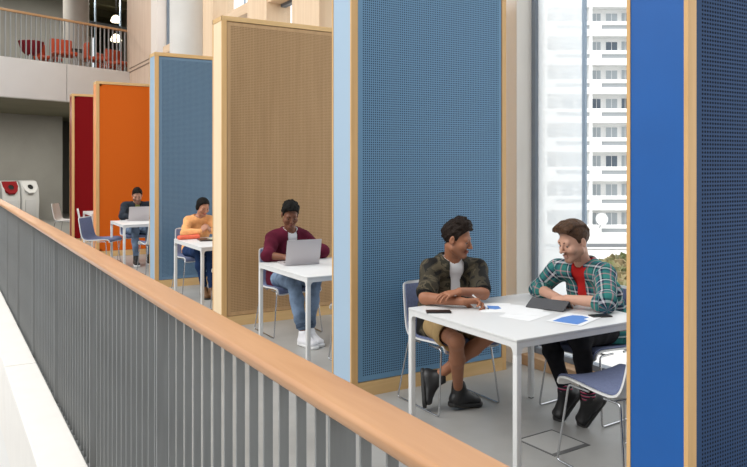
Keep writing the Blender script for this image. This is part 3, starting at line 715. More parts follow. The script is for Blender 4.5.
# ------------------------------------------------------------------ implicit surfaces for people
V3 = lambda *a: np.array(a[0] if len(a) == 1 else a, float)
def nrm(v): v = np.asarray(v, float); return v/np.linalg.norm(v)
class Field:
    def __init__(s, lo, hi, res):
        s.lo = np.array(lo, float); s.res = res
        s.n = np.ceil((np.array(hi, float)-s.lo)/res).astype(int)+1
        s.f = np.full(s.n, .5, np.float32)
    def win(s, lo, hi):
        a = np.clip(np.floor((np.asarray(lo)-s.lo)/s.res).astype(int), 0, s.n-1)
        b = np.clip(np.ceil((np.asarray(hi)-s.lo)/s.res).astype(int)+1, 1, s.n)
        if np.any(b <= a): return None, None
        sl = tuple(slice(i, j) for i, j in zip(a, b))
        X = (s.lo[0]+np.arange(a[0], b[0])*s.res).astype(np.float32)[:, None, None]
        Y = (s.lo[1]+np.arange(a[1], b[1])*s.res).astype(np.float32)[None, :, None]
        Z = (s.lo[2]+np.arange(a[2], b[2])*s.res).astype(np.float32)[None, None, :]
        return sl, (X, Y, Z)
    def comb(s, sl, d, k, op):
        f = s.f[sl]
        if op == 'u':
            h = np.clip(.5+.5*(f-d)/k, 0, 1); r = f+(d-f)*h-k*h*(1-h)
            s.f[sl] = np.where(f > .45, np.minimum(f, d), r)
        elif op == 's':      # subtract d
            h = np.clip(.5-.5*(f+d)/k, 0, 1); s.f[sl] = f+(-d-f)*h+k*h*(1-h)
        elif op == 'i': s.f[sl] = np.maximum(f, d)
    def cap(s, a, b, ra, rb, k=.012, op='u'):
        a = V3(a); b = V3(b); m = max(ra, rb)+k+3*s.res
        sl, P = s.win(np.minimum(a, b)-m, np.maximum(a, b)+m)
        if sl is None: return s
        ba = b-a; L = max(ba@ba, 1e-9)
        px, py, pz = P[0]-a[0], P[1]-a[1], P[2]-a[2]
        h = np.clip((px*ba[0]+py*ba[1]+pz*ba[2])/L, 0, 1)
        d = np.sqrt((px-ba[0]*h)**2+(py-ba[1]*h)**2+(pz-ba[2]*h)**2)-(ra+(rb-ra)*h)
        s.comb(sl, d.astype(np.float32), k, op); return s
    def ell(s, c, r, R=None, k=.012, op='u'):
        c = V3(c); r = V3(r); m = max(r)+k+3*s.res
        sl, P = s.win(c-m, c+m)
        if sl is None: return s
        p = [P[0]-c[0], P[1]-c[1], P[2]-c[2]]
        if R is not None:   # columns of R are the local axes
            p = [p[0]*R[0, j]+p[1]*R[1, j]+p[2]*R[2, j] for j in range(3)]
        k0 = np.sqrt((p[0]/r[0])**2+(p[1]/r[1])**2+(p[2]/r[2])**2)
        k1 = np.sqrt((p[0]/r[0]**2)**2+(p[1]/r[1]**2)**2+(p[2]/r[2]**2)**2)
        d = np.where(k1 > 1e-6, k0*(k0-1)/np.maximum(k1, 1e-6), -min(r))
        s.comb(sl, d.astype(np.float32), k, op); return s
    def ecap(s, a, b, side, ra, rb, k=.03, op='u'):
        """segment with elliptical section: ra, rb = (half width along side, half depth)"""
        a = V3(a); b = V3(b); m = max(*ra, *rb)+k+3*s.res
        sl, P = s.win(np.minimum(a, b)-m, np.maximum(a, b)+m)
        if sl is None: return s
        ba = b-a; L = np.linalg.norm(ba); ax = ba/L; sd = nrm(V3(side)-ax*(V3(side)@ax)); up = np.cross(ax, sd)
        px, py, pz = P[0]-a[0], P[1]-a[1], P[2]-a[2]
        t = px*ax[0]+py*ax[1]+pz*ax[2]; h = np.clip(t/L, 0, 1)
        q = [px*sd[0]+py*sd[1]+pz*sd[2], px*up[0]+py*up[1]+pz*up[2], t-h*L]
        r0 = ra[0]+(rb[0]-ra[0])*h; r1 = ra[1]+(rb[1]-ra[1])*h; r2 = np.minimum(r0, r1)
        k0 = np.sqrt((q[0]/r0)**2+(q[1]/r1)**2+(q[2]/r2)**2); k1 = np.sqrt((q[0]/r0**2)**2+(q[1]/r1**2)**2+(q[2]/r2**2)**2)
        d = np.where(k1 > 1e-5, k0*(k0-1)/np.maximum(k1, 1e-5), -np.minimum(r0, r1))
        s.comb(sl, d.astype(np.float32), k, op); return s
    def box(s, c, half, R=None, rnd=.005, k=.008, op='u'):
        c = V3(c); half = V3(half); m = np.linalg.norm(half)+k+3*s.res
        sl, P = s.win(c-m, c+m)
        if sl is None: return s
        p = [P[0]-c[0], P[1]-c[1], P[2]-c[2]]
        if R is not None: p = [p[0]*R[0, j]+p[1]*R[1, j]+p[2]*R[2, j] for j in range(3)]
        q = [np.abs(p[j])-(half[j]-rnd) for j in range(3)]
        d = np.sqrt(np.maximum(q[0], 0)**2+np.maximum(q[1], 0)**2+np.maximum(q[2], 0)**2)+np.minimum(np.maximum(np.maximum(q[0], q[1]), q[2]), 0)-rnd
        s.comb(sl, d.astype(np.float32), k, op); return s
    def plane(s, c, n, soft=None):
        """keep the side the normal points away from"""
        c = V3(c); n = nrm(n); sl, P = s.win(s.lo, s.lo+s.n*s.res)
        d = (P[0]-c[0])*n[0]+(P[1]-c[1])*n[1]+(P[2]-c[2])*n[2]
        s.f = np.maximum(s.f, d.astype(np.float32)); return s
    def grid(s):
        return s.win(s.lo, s.lo+s.n*s.res)[1]
    def noise(s, amp, fr, seed=0, dirv=None):
        X, Y, Z = s.grid(); r = np.random.RandomState(seed); o = 0
        for i in range(5):
            v = r.normal(size=3); v /= np.linalg.norm(v)
            if dirv is not None: v = nrm(v*.45+np.array(dirv)*np.sign(r.normal()))
            fq = fr*(.6+1.1*r.rand()); ph = r.rand()*6.28
            w_ = r.normal(size=3)*fr*.35
            o = o+np.sin((X*v[0]+Y*v[1]+Z*v[2])*fq+ph+1.3*np.sin(X*w_[0]+Y*w_[1]+Z*w_[2]))
        s.f += np.clip(o*(amp/2.2), -2*amp, .45*amp).astype(np.float32); return s
    def mesh(s):
        f = s.f; ins = f < 0
        c = np.zeros(np.array(f.shape)-1, np.int8)
        for i in (0, 1):
            for j in (0, 1):
                for k in (0, 1):
                    c += ins[i:f.shape[0]-1+i, j:f.shape[1]-1+j, k:f.shape[2]-1+k]
        act = (c > 0) & (c < 8); ijk = np.argwhere(act); n = len(ijk)
        idx = np.full(c.shape, -1, np.int32); idx[act] = np.arange(n)
        I, J, K = ijk.T
        cv = {}
        for i in (0, 1):
            for j in (0, 1):
                for k in (0, 1): cv[i, j, k] = f[I+i, J+j, K+k]
        pos = np.zeros((n, 3)); cnt = np.zeros(n)
        keys = list(cv)
        for a in keys:
            for ax in range(3):
                if a[ax]: continue
                b = list(a); b[ax] = 1; b = tuple(b)
                x, y = cv[a], cv[b]; cr = (x < 0) != (y < 0)
                t = np.where(cr, x/np.where(cr, x-y, 1), 0)
                for q in range(3): pos[:, q] += cr*(a[q]+(t if q == ax else 0))
                cnt += cr
        V = s.lo+(ijk+pos/cnt[:, None])*s.res
        F = []
        for ax in range(3):
            sa = [slice(None)]*3; sb = [slice(None)]*3; sa[ax] = slice(0, -1); sb[ax] = slice(1, None)
            A = ins[tuple(sa)]; B = ins[tuple(sb)]
            e = np.argwhere(A != B); u, v = (ax+1) % 3, (ax+2) % 3
            e = e[(e[:, u] > 0) & (e[:, v] > 0) & (e[:, u] < c.shape[u]) & (e[:, v] < c.shape[v])]
            fl = A[tuple(e.T)]
            def g(du, dv):
                q = e.copy(); q[:, u] -= du; q[:, v] -= dv; return idx[tuple(q.T)]
            qd = np.stack([g(1, 1), g(0, 1), g(0, 0), g(1, 0)], 1)
            qd[~fl] = qd[~fl][:, ::-1]; F.append(qd)
        F = np.concatenate(F); F = F[(F >= 0).all(1)]
        return V, F
    def sample(s, P):
        q = np.clip(((P-s.lo)/s.res), 0, s.n-1.001); i = q.astype(int); t = q-i; o = 0
        for a in (0, 1):
            for b in (0, 1):
                for c in (0, 1):
                    w_ = (t[:, 0] if a else 1-t[:, 0])*(t[:, 1] if b else 1-t[:, 1])*(t[:, 2] if c else 1-t[:, 2])
                    o = o+w_*s.f[i[:, 0]+a, i[:, 1]+b, i[:, 2]+c]
        return o
def largest(V, F, keep=1, minfrac=.02):
    """drop small loose islands"""
    n = len(V); lab = np.arange(n)
    for _ in range(200):
        m = lab[F].min(1); new = lab.copy(); np.minimum.at(new, F.ravel(), np.repeat(m, 4))
        new = new[new]
        if (new == lab).all(): break
        lab = new
    u, cn = np.unique(lab, return_counts=True)
    ok = set(u[cn >= max(cn)*minfrac]) if keep != 1 else {u[cn.argmax()]}
    mk = np.isin(lab, list(ok)); F = F[mk[F].all(1)]
    re = np.cumsum(mk)-1
    return V[mk], re[F]
def np_mesh(name, V, F, m, parent=None, col=None, origin=None, uv=None):
    me = bpy.data.meshes.new(name)
    if origin is not None: V = V-np.asarray(origin)
    me.vertices.add(len(V)); me.vertices.foreach_set('co', V.astype(np.float32).ravel())
    me.loops.add(F.size); me.loops.foreach_set('vertex_index', F.astype(np.int32).ravel())
    me.polygons.add(len(F)); me.polygons.foreach_set('loop_start', (np.arange(len(F))*F.shape[1]).astype(np.int32))
    me.update(calc_edges=True); me.validate()
    if col is not None:
        a = me.attributes.new('Col', 'FLOAT_COLOR', 'POINT')
        a.data.foreach_set('color', np.concatenate([col, np.ones((len(col), 1))], 1).astype(np.float32).ravel())
    if uv is not None:
        a = me.attributes.new('Cloth', 'FLOAT_VECTOR', 'POINT'); a.data.foreach_set('vector', uv.astype(np.float32).ravel())
    return finish(name, me, m, parent, True, 180)

FACE_LINE = [(-.13, -.075), (-.06, -.060), (-.03, -.02), (.0, -.005), (.018, -.010), (.030, .030), (.05, .056), (.072, .084), (.11, .092)]
# ---- anatomy -------------------------------------------------------
def head_R(yaw, pitch, roll=0.):
    """yaw: heading (radians, 0 = +Y, positive towards +X); pitch: down positive. columns: right, forward, up"""
    f = V3(math.sin(yaw)*math.cos(pitch), math.cos(yaw)*math.cos(pitch), -math.sin(pitch))
    r = V3(math.cos(yaw), -math.sin(yaw), 0); u = np.cross(r, f)
    if roll: r, u = r*math.cos(roll)+u*math.sin(roll), u*math.cos(roll)-r*math.sin(roll)
    return np.stack([r, f, u], 1)
def add_head(F, c, R, s=1., jaw=1., fem=0.):
    """head with brow, eye sockets, nose, lips, ears. local x right, y forward, z up; origin between the ears at eye level"""
    g = lambda *p: c+R@(V3(p)*s)
    e = lambda p, r, k=.012, op='u', RR=None: F.ell(g(*p), V3(r)*s, R if RR is None else RR, k*s, op)
    e((0, -.018, .036), (.077, .098, .083)); e((0, .028, -.02), (.064, .062, .085), .02)
    for q in (-1, 1):
        F.cap(g(q*.050, .005, -.062), g(q*.014, .070, -.100), .020*s*jaw, .017*s*jaw, .03*s)
        e((q*.044, .062, -.030), (.024, .022, .022), .022)
    e((0, .076, -.099), (.020*jaw, .016, .016), .02)
    F.cap(g(-.040, .076, .021), g(.040, .076, .021), .012*s, .012*s, .018*s)
    for q in (-1, 1): e((q*.032, .100, .001), (.019, .018, .011), .012, 's')
    for q in (-1, 1): e((q*.032, .0765, .0085), (.0165, .0125, .0085), .004)
    F.cap(g(0, .088, .012), g(0, .113, -.030), .0075*s, .0115*s, .010*s)
    for q in (-1, 1): e((q*.012, .100, -.035), (.0085, .010, .008), .006)
    e((0, .093, -.060), (.023, .010, .0060), .005); e((0, .0905, -.0725), (.020, .011, .0075), .005)
    for q in (-1, 1):
        e((q*.0795, -.012, -.008), (.009, .018, .031), .008)
        e((q*.088, -.006, -.004), (.006, .009, .016), .004, 's')
def head_colors(P, c, R, s, skin, lip, stub=None, amt=0., scalp=None):
    q = ((P-c)@R)/s; col = np.tile(skin, (len(P), 1)).astype(float)
    m = np.exp(-((q[:, 0]/.021)**4+((q[:, 2]+.066)/.011)**4)) * (q[:, 1] > .075)
    col = col*(1-m[:, None])+np.array(lip)*m[:, None]
    if stub is not None:
        b = (1/(1+np.exp((q[:, 2]+.045)/.006)))*(q[:, 1] > .0)*(q[:, 2] > -.14)*(np.abs(q[:, 0]) < .085)*(1-m)
        mu = np.exp(-((q[:, 0]/.026)**4+((q[:, 2]+.048)/.007)**2))*(q[:, 1] > .08)
        b = np.clip(b+mu, 0, 1)*amt
        col = col*(1-b[:, None])+np.array(stub)*b[:, None]
    if scalp is not None:
        zl = np.interp(q[:, 1], [a for a, b in FACE_LINE], [b for a, b in FACE_LINE])+.006
        b = (np.clip((q[:, 2]-zl)/.004, 0, 1)*(np.abs(q[:, 0]) < .0775))[:, None]; col = col*(1-b)+np.array(scalp)*b
    return col
def add_hand(F, w, d, n, thumb, s=1., curl=(.35, .5, .45), spread=.06, thumb_in=.35):
    """palm and five fingers. w wrist, d finger direction, n back-of-hand normal, thumb +1/-1 = side along cross(d, n)"""
    w = V3(w); d = nrm(d); n = nrm(V3(n)-d*(V3(n)@d)); t = np.cross(d, n)*thumb
    p = w+d*.012*s
    F.ecap(p, p+d*.080*s, t, (.026*s, .016*s), (.036*s, .012*s), .012*s)
    L = (.078, .088, .082, .064); off = (.029, .0095, -.0105, -.029); base = (.086, .090, .086, .078)
    for i in range(4):
        a = w+d*base[i]*s+t*off[i]*s+n*.001; dd = nrm(d+t*spread*(1.2-i*.8)); ang = 0.
        r = (.0088, .009, .0086, .0076)[i]*s
        for j, fr in enumerate((.46, .30, .24)):
            ang += curl[j]*(1+.12*i)
            v = dd*math.cos(ang)-n*math.sin(ang); b = a+v*L[i]*fr*s
            F.cap(a, b, r, r*.92, .0035*s); a = b; r *= .92
    a = w+d*.022*s+t*.024*s-n*.004*s; v = nrm(d*.72+t*.75-n*thumb_in*.6); b = a+v*.044*s
    F.cap(a, b, .0135*s, .0115*s, .012*s); v2 = nrm(d*.92+t*.28-n*thumb_in); e = b+v2*.032*s
    F.cap(b, e, .0108*s, .0098*s, .004*s); v3 = nrm(d*.95-t*.02-n*thumb_in*.9); F.cap(e, e+v3*.024*s, .0096*s, .008*s, .004*s)
class Person:
    """joints in world space; side = vector from the right to the left of the trunk"""
    def __init__(s, **k): s.__dict__.update(k)
    def trunk(s, F, o=0., k=.04, sh=1.):
        sd = nrm(s.SL-s.SR); w = s.width
        F.ecap(s.P-V3(0, 0, .02), s.P+(s.C-s.P)*.35, sd, (.155*w+o, .105+o), (.140*w+o, .10+o), k)
        F.ecap(s.P+(s.C-s.P)*.3, s.C, sd, (.140*w+o, .10+o), (.160*w+o, .112+o), k)
        F.ecap(s.C, s.C+(s.NB-s.C)*.72, sd, (.160*w+o, .112+o), (.135*w+o, .078+o), k)
        for S in (s.SL, s.SR):
            F.cap(s.NB-V3(0, 0, .030)+(S-s.NB)*.15, s.NB-V3(0, 0, .030)+(S-s.NB+V3(0, 0, .030))*sh, .046+o, .053*s.arm+o, k)
    def arms(s, F, o=0., upto=1., k=.02, which=('L', 'R'), ff=1.0):
        for q in which:
            S, E, W = (getattr(s, n+q) for n in ('S', 'E', 'W'))
            if upto < 0:          # sleeve pushed up above the elbow
                F.cap(S, S+(E-S)*(1+upto), .053*s.arm+o, .045*s.arm+o*1.25, k); continue
            F.cap(S, E, .053*s.arm+o, .040*s.arm+o*1.1, k)
            e = E+(W-E)*min(upto, 1)
            r1 = .042*s.arm+(.0265*s.arm-.042*s.arm)*upto
            F.cap(E, e, .0405*s.arm+o, r1+o*ff, k)
    def legs(s, F, o=0., upto=1., k=.025, thigh=1.0, taper=1.0):
        for q in 'LR':
            H, Kn, A = (getattr(s, n+q) for n in ('H', 'K', 'A'))
            F.cap(H, H+(Kn-H)*thigh, .080*s.leg+o, (.080+(.055-.080)*thigh)*s.leg+o, k)
            if thigh >= 1:
                F.cap(Kn, Kn+(A-Kn)*min(.35, upto), .053*s.leg+o, .053*s.leg+o*taper, k)
                if upto > .35: F.cap(Kn+(A-Kn)*.35, Kn+(A-Kn)*upto, .053*s.leg+o*taper, (.053+(.034-.053)*(upto-.35)/.65)*s.leg+o*taper, k)
    def feet(s, F, o=0.):
        for q in 'LR':
            A, Tt = getattr(s, 'A'+q), getattr(s, 'T'+q)
            d = Tt-A; hl = A-nrm(V3(d[0], d[1], 0))*.03+V3(0, 0, -.05)
            F.cap(A, hl, .034+o, .034+o, .02); F.cap(hl, Tt, .032+o, .026+o, .02)
    def bounds(s, pad=.22):
        pts = np.array([getattr(s, n) for n in ('P', 'C', 'NB', 'Hc', 'SL', 'SR', 'EL', 'ER', 'WL', 'WR', 'HL', 'HR', 'KL', 'KR', 'AL', 'AR', 'TL', 'TR')])
        return pts.min(0)-pad, pts.max(0)+pad
    def body(s, res, parent, material, skin, lip, stub=None, amt=0., feet=True, scalp=(.02, .015, .01)):
        lo, hi = s.bounds(); F = Field(lo, hi, res)
        s.trunk(F, -.006); s.arms(F, 0); s.legs(F, -.004)
        if feet: s.feet(F, -.008)
        g = lambda *p: s.Hc+s.R@(V3(p)*s.hs)
        F.cap(s.NB-V3(0, 0, .03), g(0, -.026, -.055), .058*s.neck, .052*s.neck, .03)
        add_head(F, s.Hc, s.R, s.hs, s.jaw)
        for q in 'LR':
            h = getattr(s, 'hand'+q); W = getattr(s, 'W'+q)
            if h: add_hand(F, W, **h)
        V, Q = largest(*F.mesh())
        col = np.tile(skin, (len(V), 1)).astype(float)
        dh = np.linalg.norm(V-s.Hc, axis=1) < .17*s.hs
        col[dh] = head_colors(V[dh], s.Hc, s.R, s.hs, np.array(skin), lip, stub, amt, scalp)
        return np_mesh('body', V, Q, material, parent, col, s.origin)
    def shell(s, F, thick):
        """hollow a solid garment field"""
        F.f = np.maximum(F.f, -(F.f+thick)); return F
    def emit(s, name, F, m, parent, uv=None, minfrac=.02):
        V, Q = largest(*F.mesh(), keep=2, minfrac=minfrac)
        return np_mesh(name, V, Q, m, parent, None, s.origin, uv(V) if uv else None)
    def eyes(s, parent, iris):
        for q in (-1, 1):
            c = s.Hc+s.R@(V3(q*.032, .0735, .000)*s.hs); mb = MB()
            bmesh.ops.create_uvsphere(mb.bm, u_segments=12, v_segments=8, radius=.0118*s.hs)
            mb.bm.transform(Matrix.Translation(Vector(c-np.asarray(s.origin))))
            ey = mb.build('eye', M['eye_white'], parent)
            c2 = s.Hc+s.R@(V3(q*.032, .0735+.0080, -.004)*s.hs); mb = MB()
            bmesh.ops.create_uvsphere(mb.bm, u_segments=10, v_segments=8, radius=.0062*s.hs)
            mb.bm.transform(Matrix.Translation(Vector(c2-np.asarray(s.origin)))); mb.build('iris', iris, ey)
    def brows(s, parent, m, th=.0042):
        for q in (-1, 1):
            P = [s.Hc+s.R@(V3(q*x, y, z)*s.hs)-np.asarray(s.origin) for x, y, z in ((.014, .0885, .019), (.026, .0880, .0235), (.038, .080, .024), (.050, .067, .018))]
            MB().tube(P, [th*.7*s.hs, th*s.hs, th*.9*s.hs, th*.4*s.hs], 6).build('eyebrow', m, parent)
    def hair(s, res, parent, m, top, front, line, noise=(.004, 160), sides=.006, extra=None, name='hair'):
        """cap of hair: sides thin, top thick; line = hairline heights over y"""
        c, R, h = s.Hc, s.R, s.hs
        F = Field(c-.24*h, c+.24*h, res); g = lambda *p: c+R@(V3(p)*h)
        F.ell(g(0, -.018, .036), (V3(.077, .098, .083)+sides)*h, R)
        F.ell(g(0, front, .062), V3(.074, .092, .062+top)*h, R, .02)
        if extra: extra(F, g, R, h)
        if noise: F.noise(noise[0]*h, noise[1]/h, 3)
        X, Y, Z = F.grid(); q = [X-c[0], Y-c[1], Z-c[2]]
        l = [(q[0]*R[0, j]+q[1]*R[1, j]+q[2]*R[2, j])/h for j in range(3)]
        yy = [a for a, b in line]; zz = [b for a, b in line]
        zl = np.interp(l[1], yy, zz)
        F.f = np.maximum(F.f, ((zl-l[2])*.75*h).astype(np.float32))
        F.ell(c+R@(V3(0, -.018, .036)*h), V3(.074, .095, .080)*h, R, .002, 's')
        return s.emit(name, F, m, parent, minfrac=.05)
def shoe(s, q, res, name, m, m_sole, parent, toe_dir=None, lift=0., L=.27, up=None, high=False):
    """shoe with a sole around the foot: heel under the ankle, toe along toe_dir; up = foot's own up vector"""
    A = getattr(s, 'A'+q); d = nrm(toe_dir)
    up = V3(up) if up is not None else V3(0, 0, 1); up = nrm(up-d*(d@up)); sd = np.cross(d, up)
    hl = A-d*.045-up*.062; 
    F = Field(np.minimum(hl, A)-.32, np.maximum(hl, A)+.32, res)
    F.cap(hl+d*.02, hl+d*.07, .037, .037, .02)
    F.cap(A+up*(.035 if high else .01), hl+d*.035, .043 if not high else .046, .040, .02)
    F.ecap(hl+d*.05+up*.005, hl+d*(L-.075)-up*.004, sd, (.040, .038), (.046, .028), .03)
    F.cap(A+d*.02, hl+d*(L-.13)+up*.012, .036, .028, .03)
    F.cap(A, A+up*.16, .036, .036, .004, 's')
    F.plane(hl-up*.028, -up)
    o = s.emit(name, F, m, parent)
    F = Field(np.minimum(hl, A)-.32, np.maximum(hl, A)+.32, res)
    F.ecap(hl+d*.02-up*.030, hl+d*(L-.078)-up*.030, sd, (.041, .06), (.050, .05), .02)
    F.plane(hl-up*.018, up); F.plane(hl-up*.043, -up)
    s.emit('sole', F, m_sole, o)
    mb = MB()
    for k in range(4):
        c = hl+d*(.085+k*.027)+up*(.052-.011*k)-np.asarray(s.origin)
        mb.tube([c-sd*.026-up*.006, c+up*.004, c+sd*.026-up*.006], .0032, 5)
    mb.build('laces', s.lace, o)
    return o
# ------------------------------------------------------------------ people
M['skin'] = attr_mat('skin', .5, spec=.35)
M['eye_white'] = mat('eye white', (.27, .25, .23), .3)
M['iris_brown'] = mat('iris brown', (.03, .015, .008), .15)
M['hair_black'] = mat('black hair', (.008, .007, .006), .65, bump=.4, bscale=160, spec=.12)
M['hair_dark'] = mat('dark brown curls', (.017, .010, .007), .6, bump=.5, bscale=120, spec=.15)
M['hair_brown'] = mat('brown hair', (.075, .038, .020), .5, var=.4, scale=30, stretch=(1, 1, 3), bump=.4, bscale=120, spec=.2)
M['black_shoe'] = mat('black shoe', (.014, .014, .015), .45)
M['black_sole'] = mat('black sole', (.02, .02, .02), .6)
M['white_shoe'] = mat('white shoe', (.80, .79, .82), .6)
M['white_sole'] = mat('white sole', (.75, .75, .75), .6)
M['brown_shoe'] = mat('brown shoe', (.16, .075, .03), .5)
M['denim'] = mat('washed blue denim', (.17, .235, .34), .9, var=.45, scale=9, bump=.15, bscale=300)
M['navy_denim'] = mat('navy denim', (.018, .04, .11), .9, var=.2, scale=8)
M['black_denim'] = mat('black denim', (.014, .014, .017), .9, var=.3, scale=12)
M['khaki'] = mat('khaki cotton', (.36, .245, .115), .9, var=.12, scale=12)
M['white_tee'] = mat('white cotton', (.78, .78, .80), .9)
M['red_tee'] = mat('red cotton', (.48, .022, .02), .9, var=.1, scale=10)
M['green_tee'] = mat('olive yellow cotton', (.22, .22, .08), .9)
M['maroon'] = mat('maroon cotton', (.095, .011, .026), .9, var=.3, scale=9)
M['orange_knit'] = mat('apricot knit', (.80, .40, .17), .95, var=.1, scale=30, bump=.2, bscale=200)
M['dark_denim'] = mat('charcoal denim', (.028, .034, .045), .9, var=.35, scale=12)
M['rib_black'] = mat('black rib', (.012, .012, .012), .9)
M['lace_black'] = mat('black lace', (.03, .03, .03), .7)
for k_ in ('denim', 'navy_denim', 'black_denim', 'khaki', 'white_tee', 'red_tee', 'green_tee', 'maroon', 'orange_knit', 'dark_denim', 'rib_black'):
    M[k_].node_tree.nodes['Principled BSDF'].inputs['Specular IOR Level'].default_value = .12
# camouflage: olive and black patches
m = mat('camouflage', (.05, .045, .03), .75); nt = m.node_tree; b = nt.nodes['Principled BSDF']
tcn = nt.nodes.new('ShaderNodeTexCoord'); nz = nt.nodes.new('ShaderNodeTexNoise'); nz.inputs['Scale'].default_value = 9; nz.inputs['Detail'].default_value = 3; nz.inputs['Distortion'].default_value = .8
rp = nt.nodes.new('ShaderNodeValToRGB'); rp.color_ramp.interpolation = 'CONSTANT'
rp.color_ramp.elements[0].position = 0; rp.color_ramp.elements[0].color = (.012, .011, .010, 1)
rp.color_ramp.elements[1].position = .47; rp.color_ramp.elements[1].color = (.050, .042, .027, 1)
e = rp.color_ramp.elements.new(.55); e.color = (.10, .082, .052, 1); e = rp.color_ramp.elements.new(.62); e.color = (.030, .028, .018, 1)
nt.links.new(tcn.outputs['Object'], nz.inputs['Vector']); nt.links.new(nz.outputs['Fac'], rp.inputs[0]); nt.links.new(rp.outputs[0], b.inputs['Base Color'])
b.inputs['Specular IOR Level'].default_value = .25; M['camo'] = m
# plaid, woven along the cloth coordinates
m = mat('plaid', (.1, .2, .2), .9); nt = m.node_tree; b = nt.nodes['Principled BSDF']
at = nt.nodes.new('ShaderNodeAttribute'); at.attribute_name = 'Cloth'; sx = nt.nodes.new('ShaderNodeSeparateXYZ'); nt.links.new(at.outputs['Vector'], sx.inputs[0])
def stripes(sock, per):
    d = nt.nodes.new('ShaderNodeMath'); d.operation = 'DIVIDE'; d.inputs[1].default_value = per; nt.links.new(sock, d.inputs[0])
    f = nt.nodes.new('ShaderNodeMath'); f.operation = 'FRACT'; nt.links.new(d.outputs[0], f.inputs[0])
    r = nt.nodes.new('ShaderNodeValToRGB'); r.color_ramp.interpolation = 'CONSTANT'
    c = r.color_ramp; teal = (.04, .20, .18, 1); dk = (.012, .02, .04, 1); wh = (.62, .60, .62, 1); pk = (.50, .25, .27, 1); nv = (.03, .07, .14, 1)
    c.elements[0].position = 0; c.elements[0].color = teal; c.elements[1].position = .30; c.elements[1].color = dk
    for p, q in ((.40, wh), (.51, dk), (.62, nv), (.70, teal), (.84, pk), (.93, teal)):
        e = c.elements.new(p); e.color = q
    nt.links.new(f.outputs[0], r.inputs[0]); return r.outputs[0]
mx = nt.nodes.new('ShaderNodeMix'); mx.data_type = 'RGBA'; mx.inputs[0].default_value = .5
nt.links.new(stripes(sx.outputs[0], .095), mx.inputs[6]); nt.links.new(stripes(sx.outputs[1], .095), mx.inputs[7]); nt.links.new(mx.outputs[2], b.inputs['Base Color'])
b.inputs['Specular IOR Level'].default_value = .1; M['plaid'] = m
# striped sock
m = mat('striped sock', (.03, .03, .04), .9); nt = m.node_tree; b = nt.nodes['Principled BSDF']
tcn = nt.nodes.new('ShaderNodeTexCoord'); sx2 = nt.nodes.new('ShaderNodeSeparateXYZ'); nt.links.new(tcn.outputs['Object'], sx2.inputs[0])
d = nt.nodes.new('ShaderNodeMath'); d.operation = 'DIVIDE'; d.inputs[1].default_value = .022; nt.links.new(sx2.outputs[2], d.inputs[0])
f = nt.nodes.new('ShaderNodeMath'); f.operation = 'FRACT'; nt.links.new(d.outputs[0], f.inputs[0])
r = nt.nodes.new('ShaderNodeValToRGB'); r.color_ramp.interpolation = 'CONSTANT'; c = r.color_ramp
c.elements[0].color = (.02, .02, .03, 1); c.elements[1].position = .35; c.elements[1].color = (.55, .03, .12, 1)
e = c.elements.new(.62); e.color = (.35, .33, .35, 1); e = c.elements.new(.75); e.color = (.02, .02, .03, 1)
nt.links.new(f.outputs[0], r.inputs[0]); nt.links.new(r.outputs[0], b.inputs['Base Color']); M['sock'] = m

def cloth_uv(s):
    sd = nrm(s.SL-s.SR)
    def fn(V):
        best = np.full(len(V), 1e9); uv = np.zeros((len(V), 3))
        fw_ = np.cross(sd, V3(0, 0, 1))
        segs = [('t', s.P, s.NB, .16)]+[('a', getattr(s, 'S'+q), getattr(s, 'E'+q), .055) for q in 'LR']+[('a', getattr(s, 'E'+q), getattr(s, 'W'+q), .045) for q in 'LR']
        for kind, a, b, r in segs:
            ba = b-a; L = np.linalg.norm(ba); ax = ba/L; t = np.clip((V-a)@ax, 0, L); q = V-a-t[:, None]*ax
            dd = np.linalg.norm(q, axis=1)-r
            k = dd < best; best[k] = dd[k]
            if kind == 't':
                uv[k, 0] = ((V-a)@sd)[k]+((V-a)@fw_)[k]*.4; uv[k, 1] = V[k, 2]
            else:
                e1 = nrm(np.cross(ax, V3(.3, .2, 1))); e2 = np.cross(ax, e1)
                uv[k, 0] = (np.arctan2(q@e2, q@e1)*r)[k]; uv[k, 1] = ((V-a)@ax)[k]+.02
        return uv
    return fn
def fwd(s): return np.cross(nrm(s.SL-s.SR), V3(0, 0, 1))
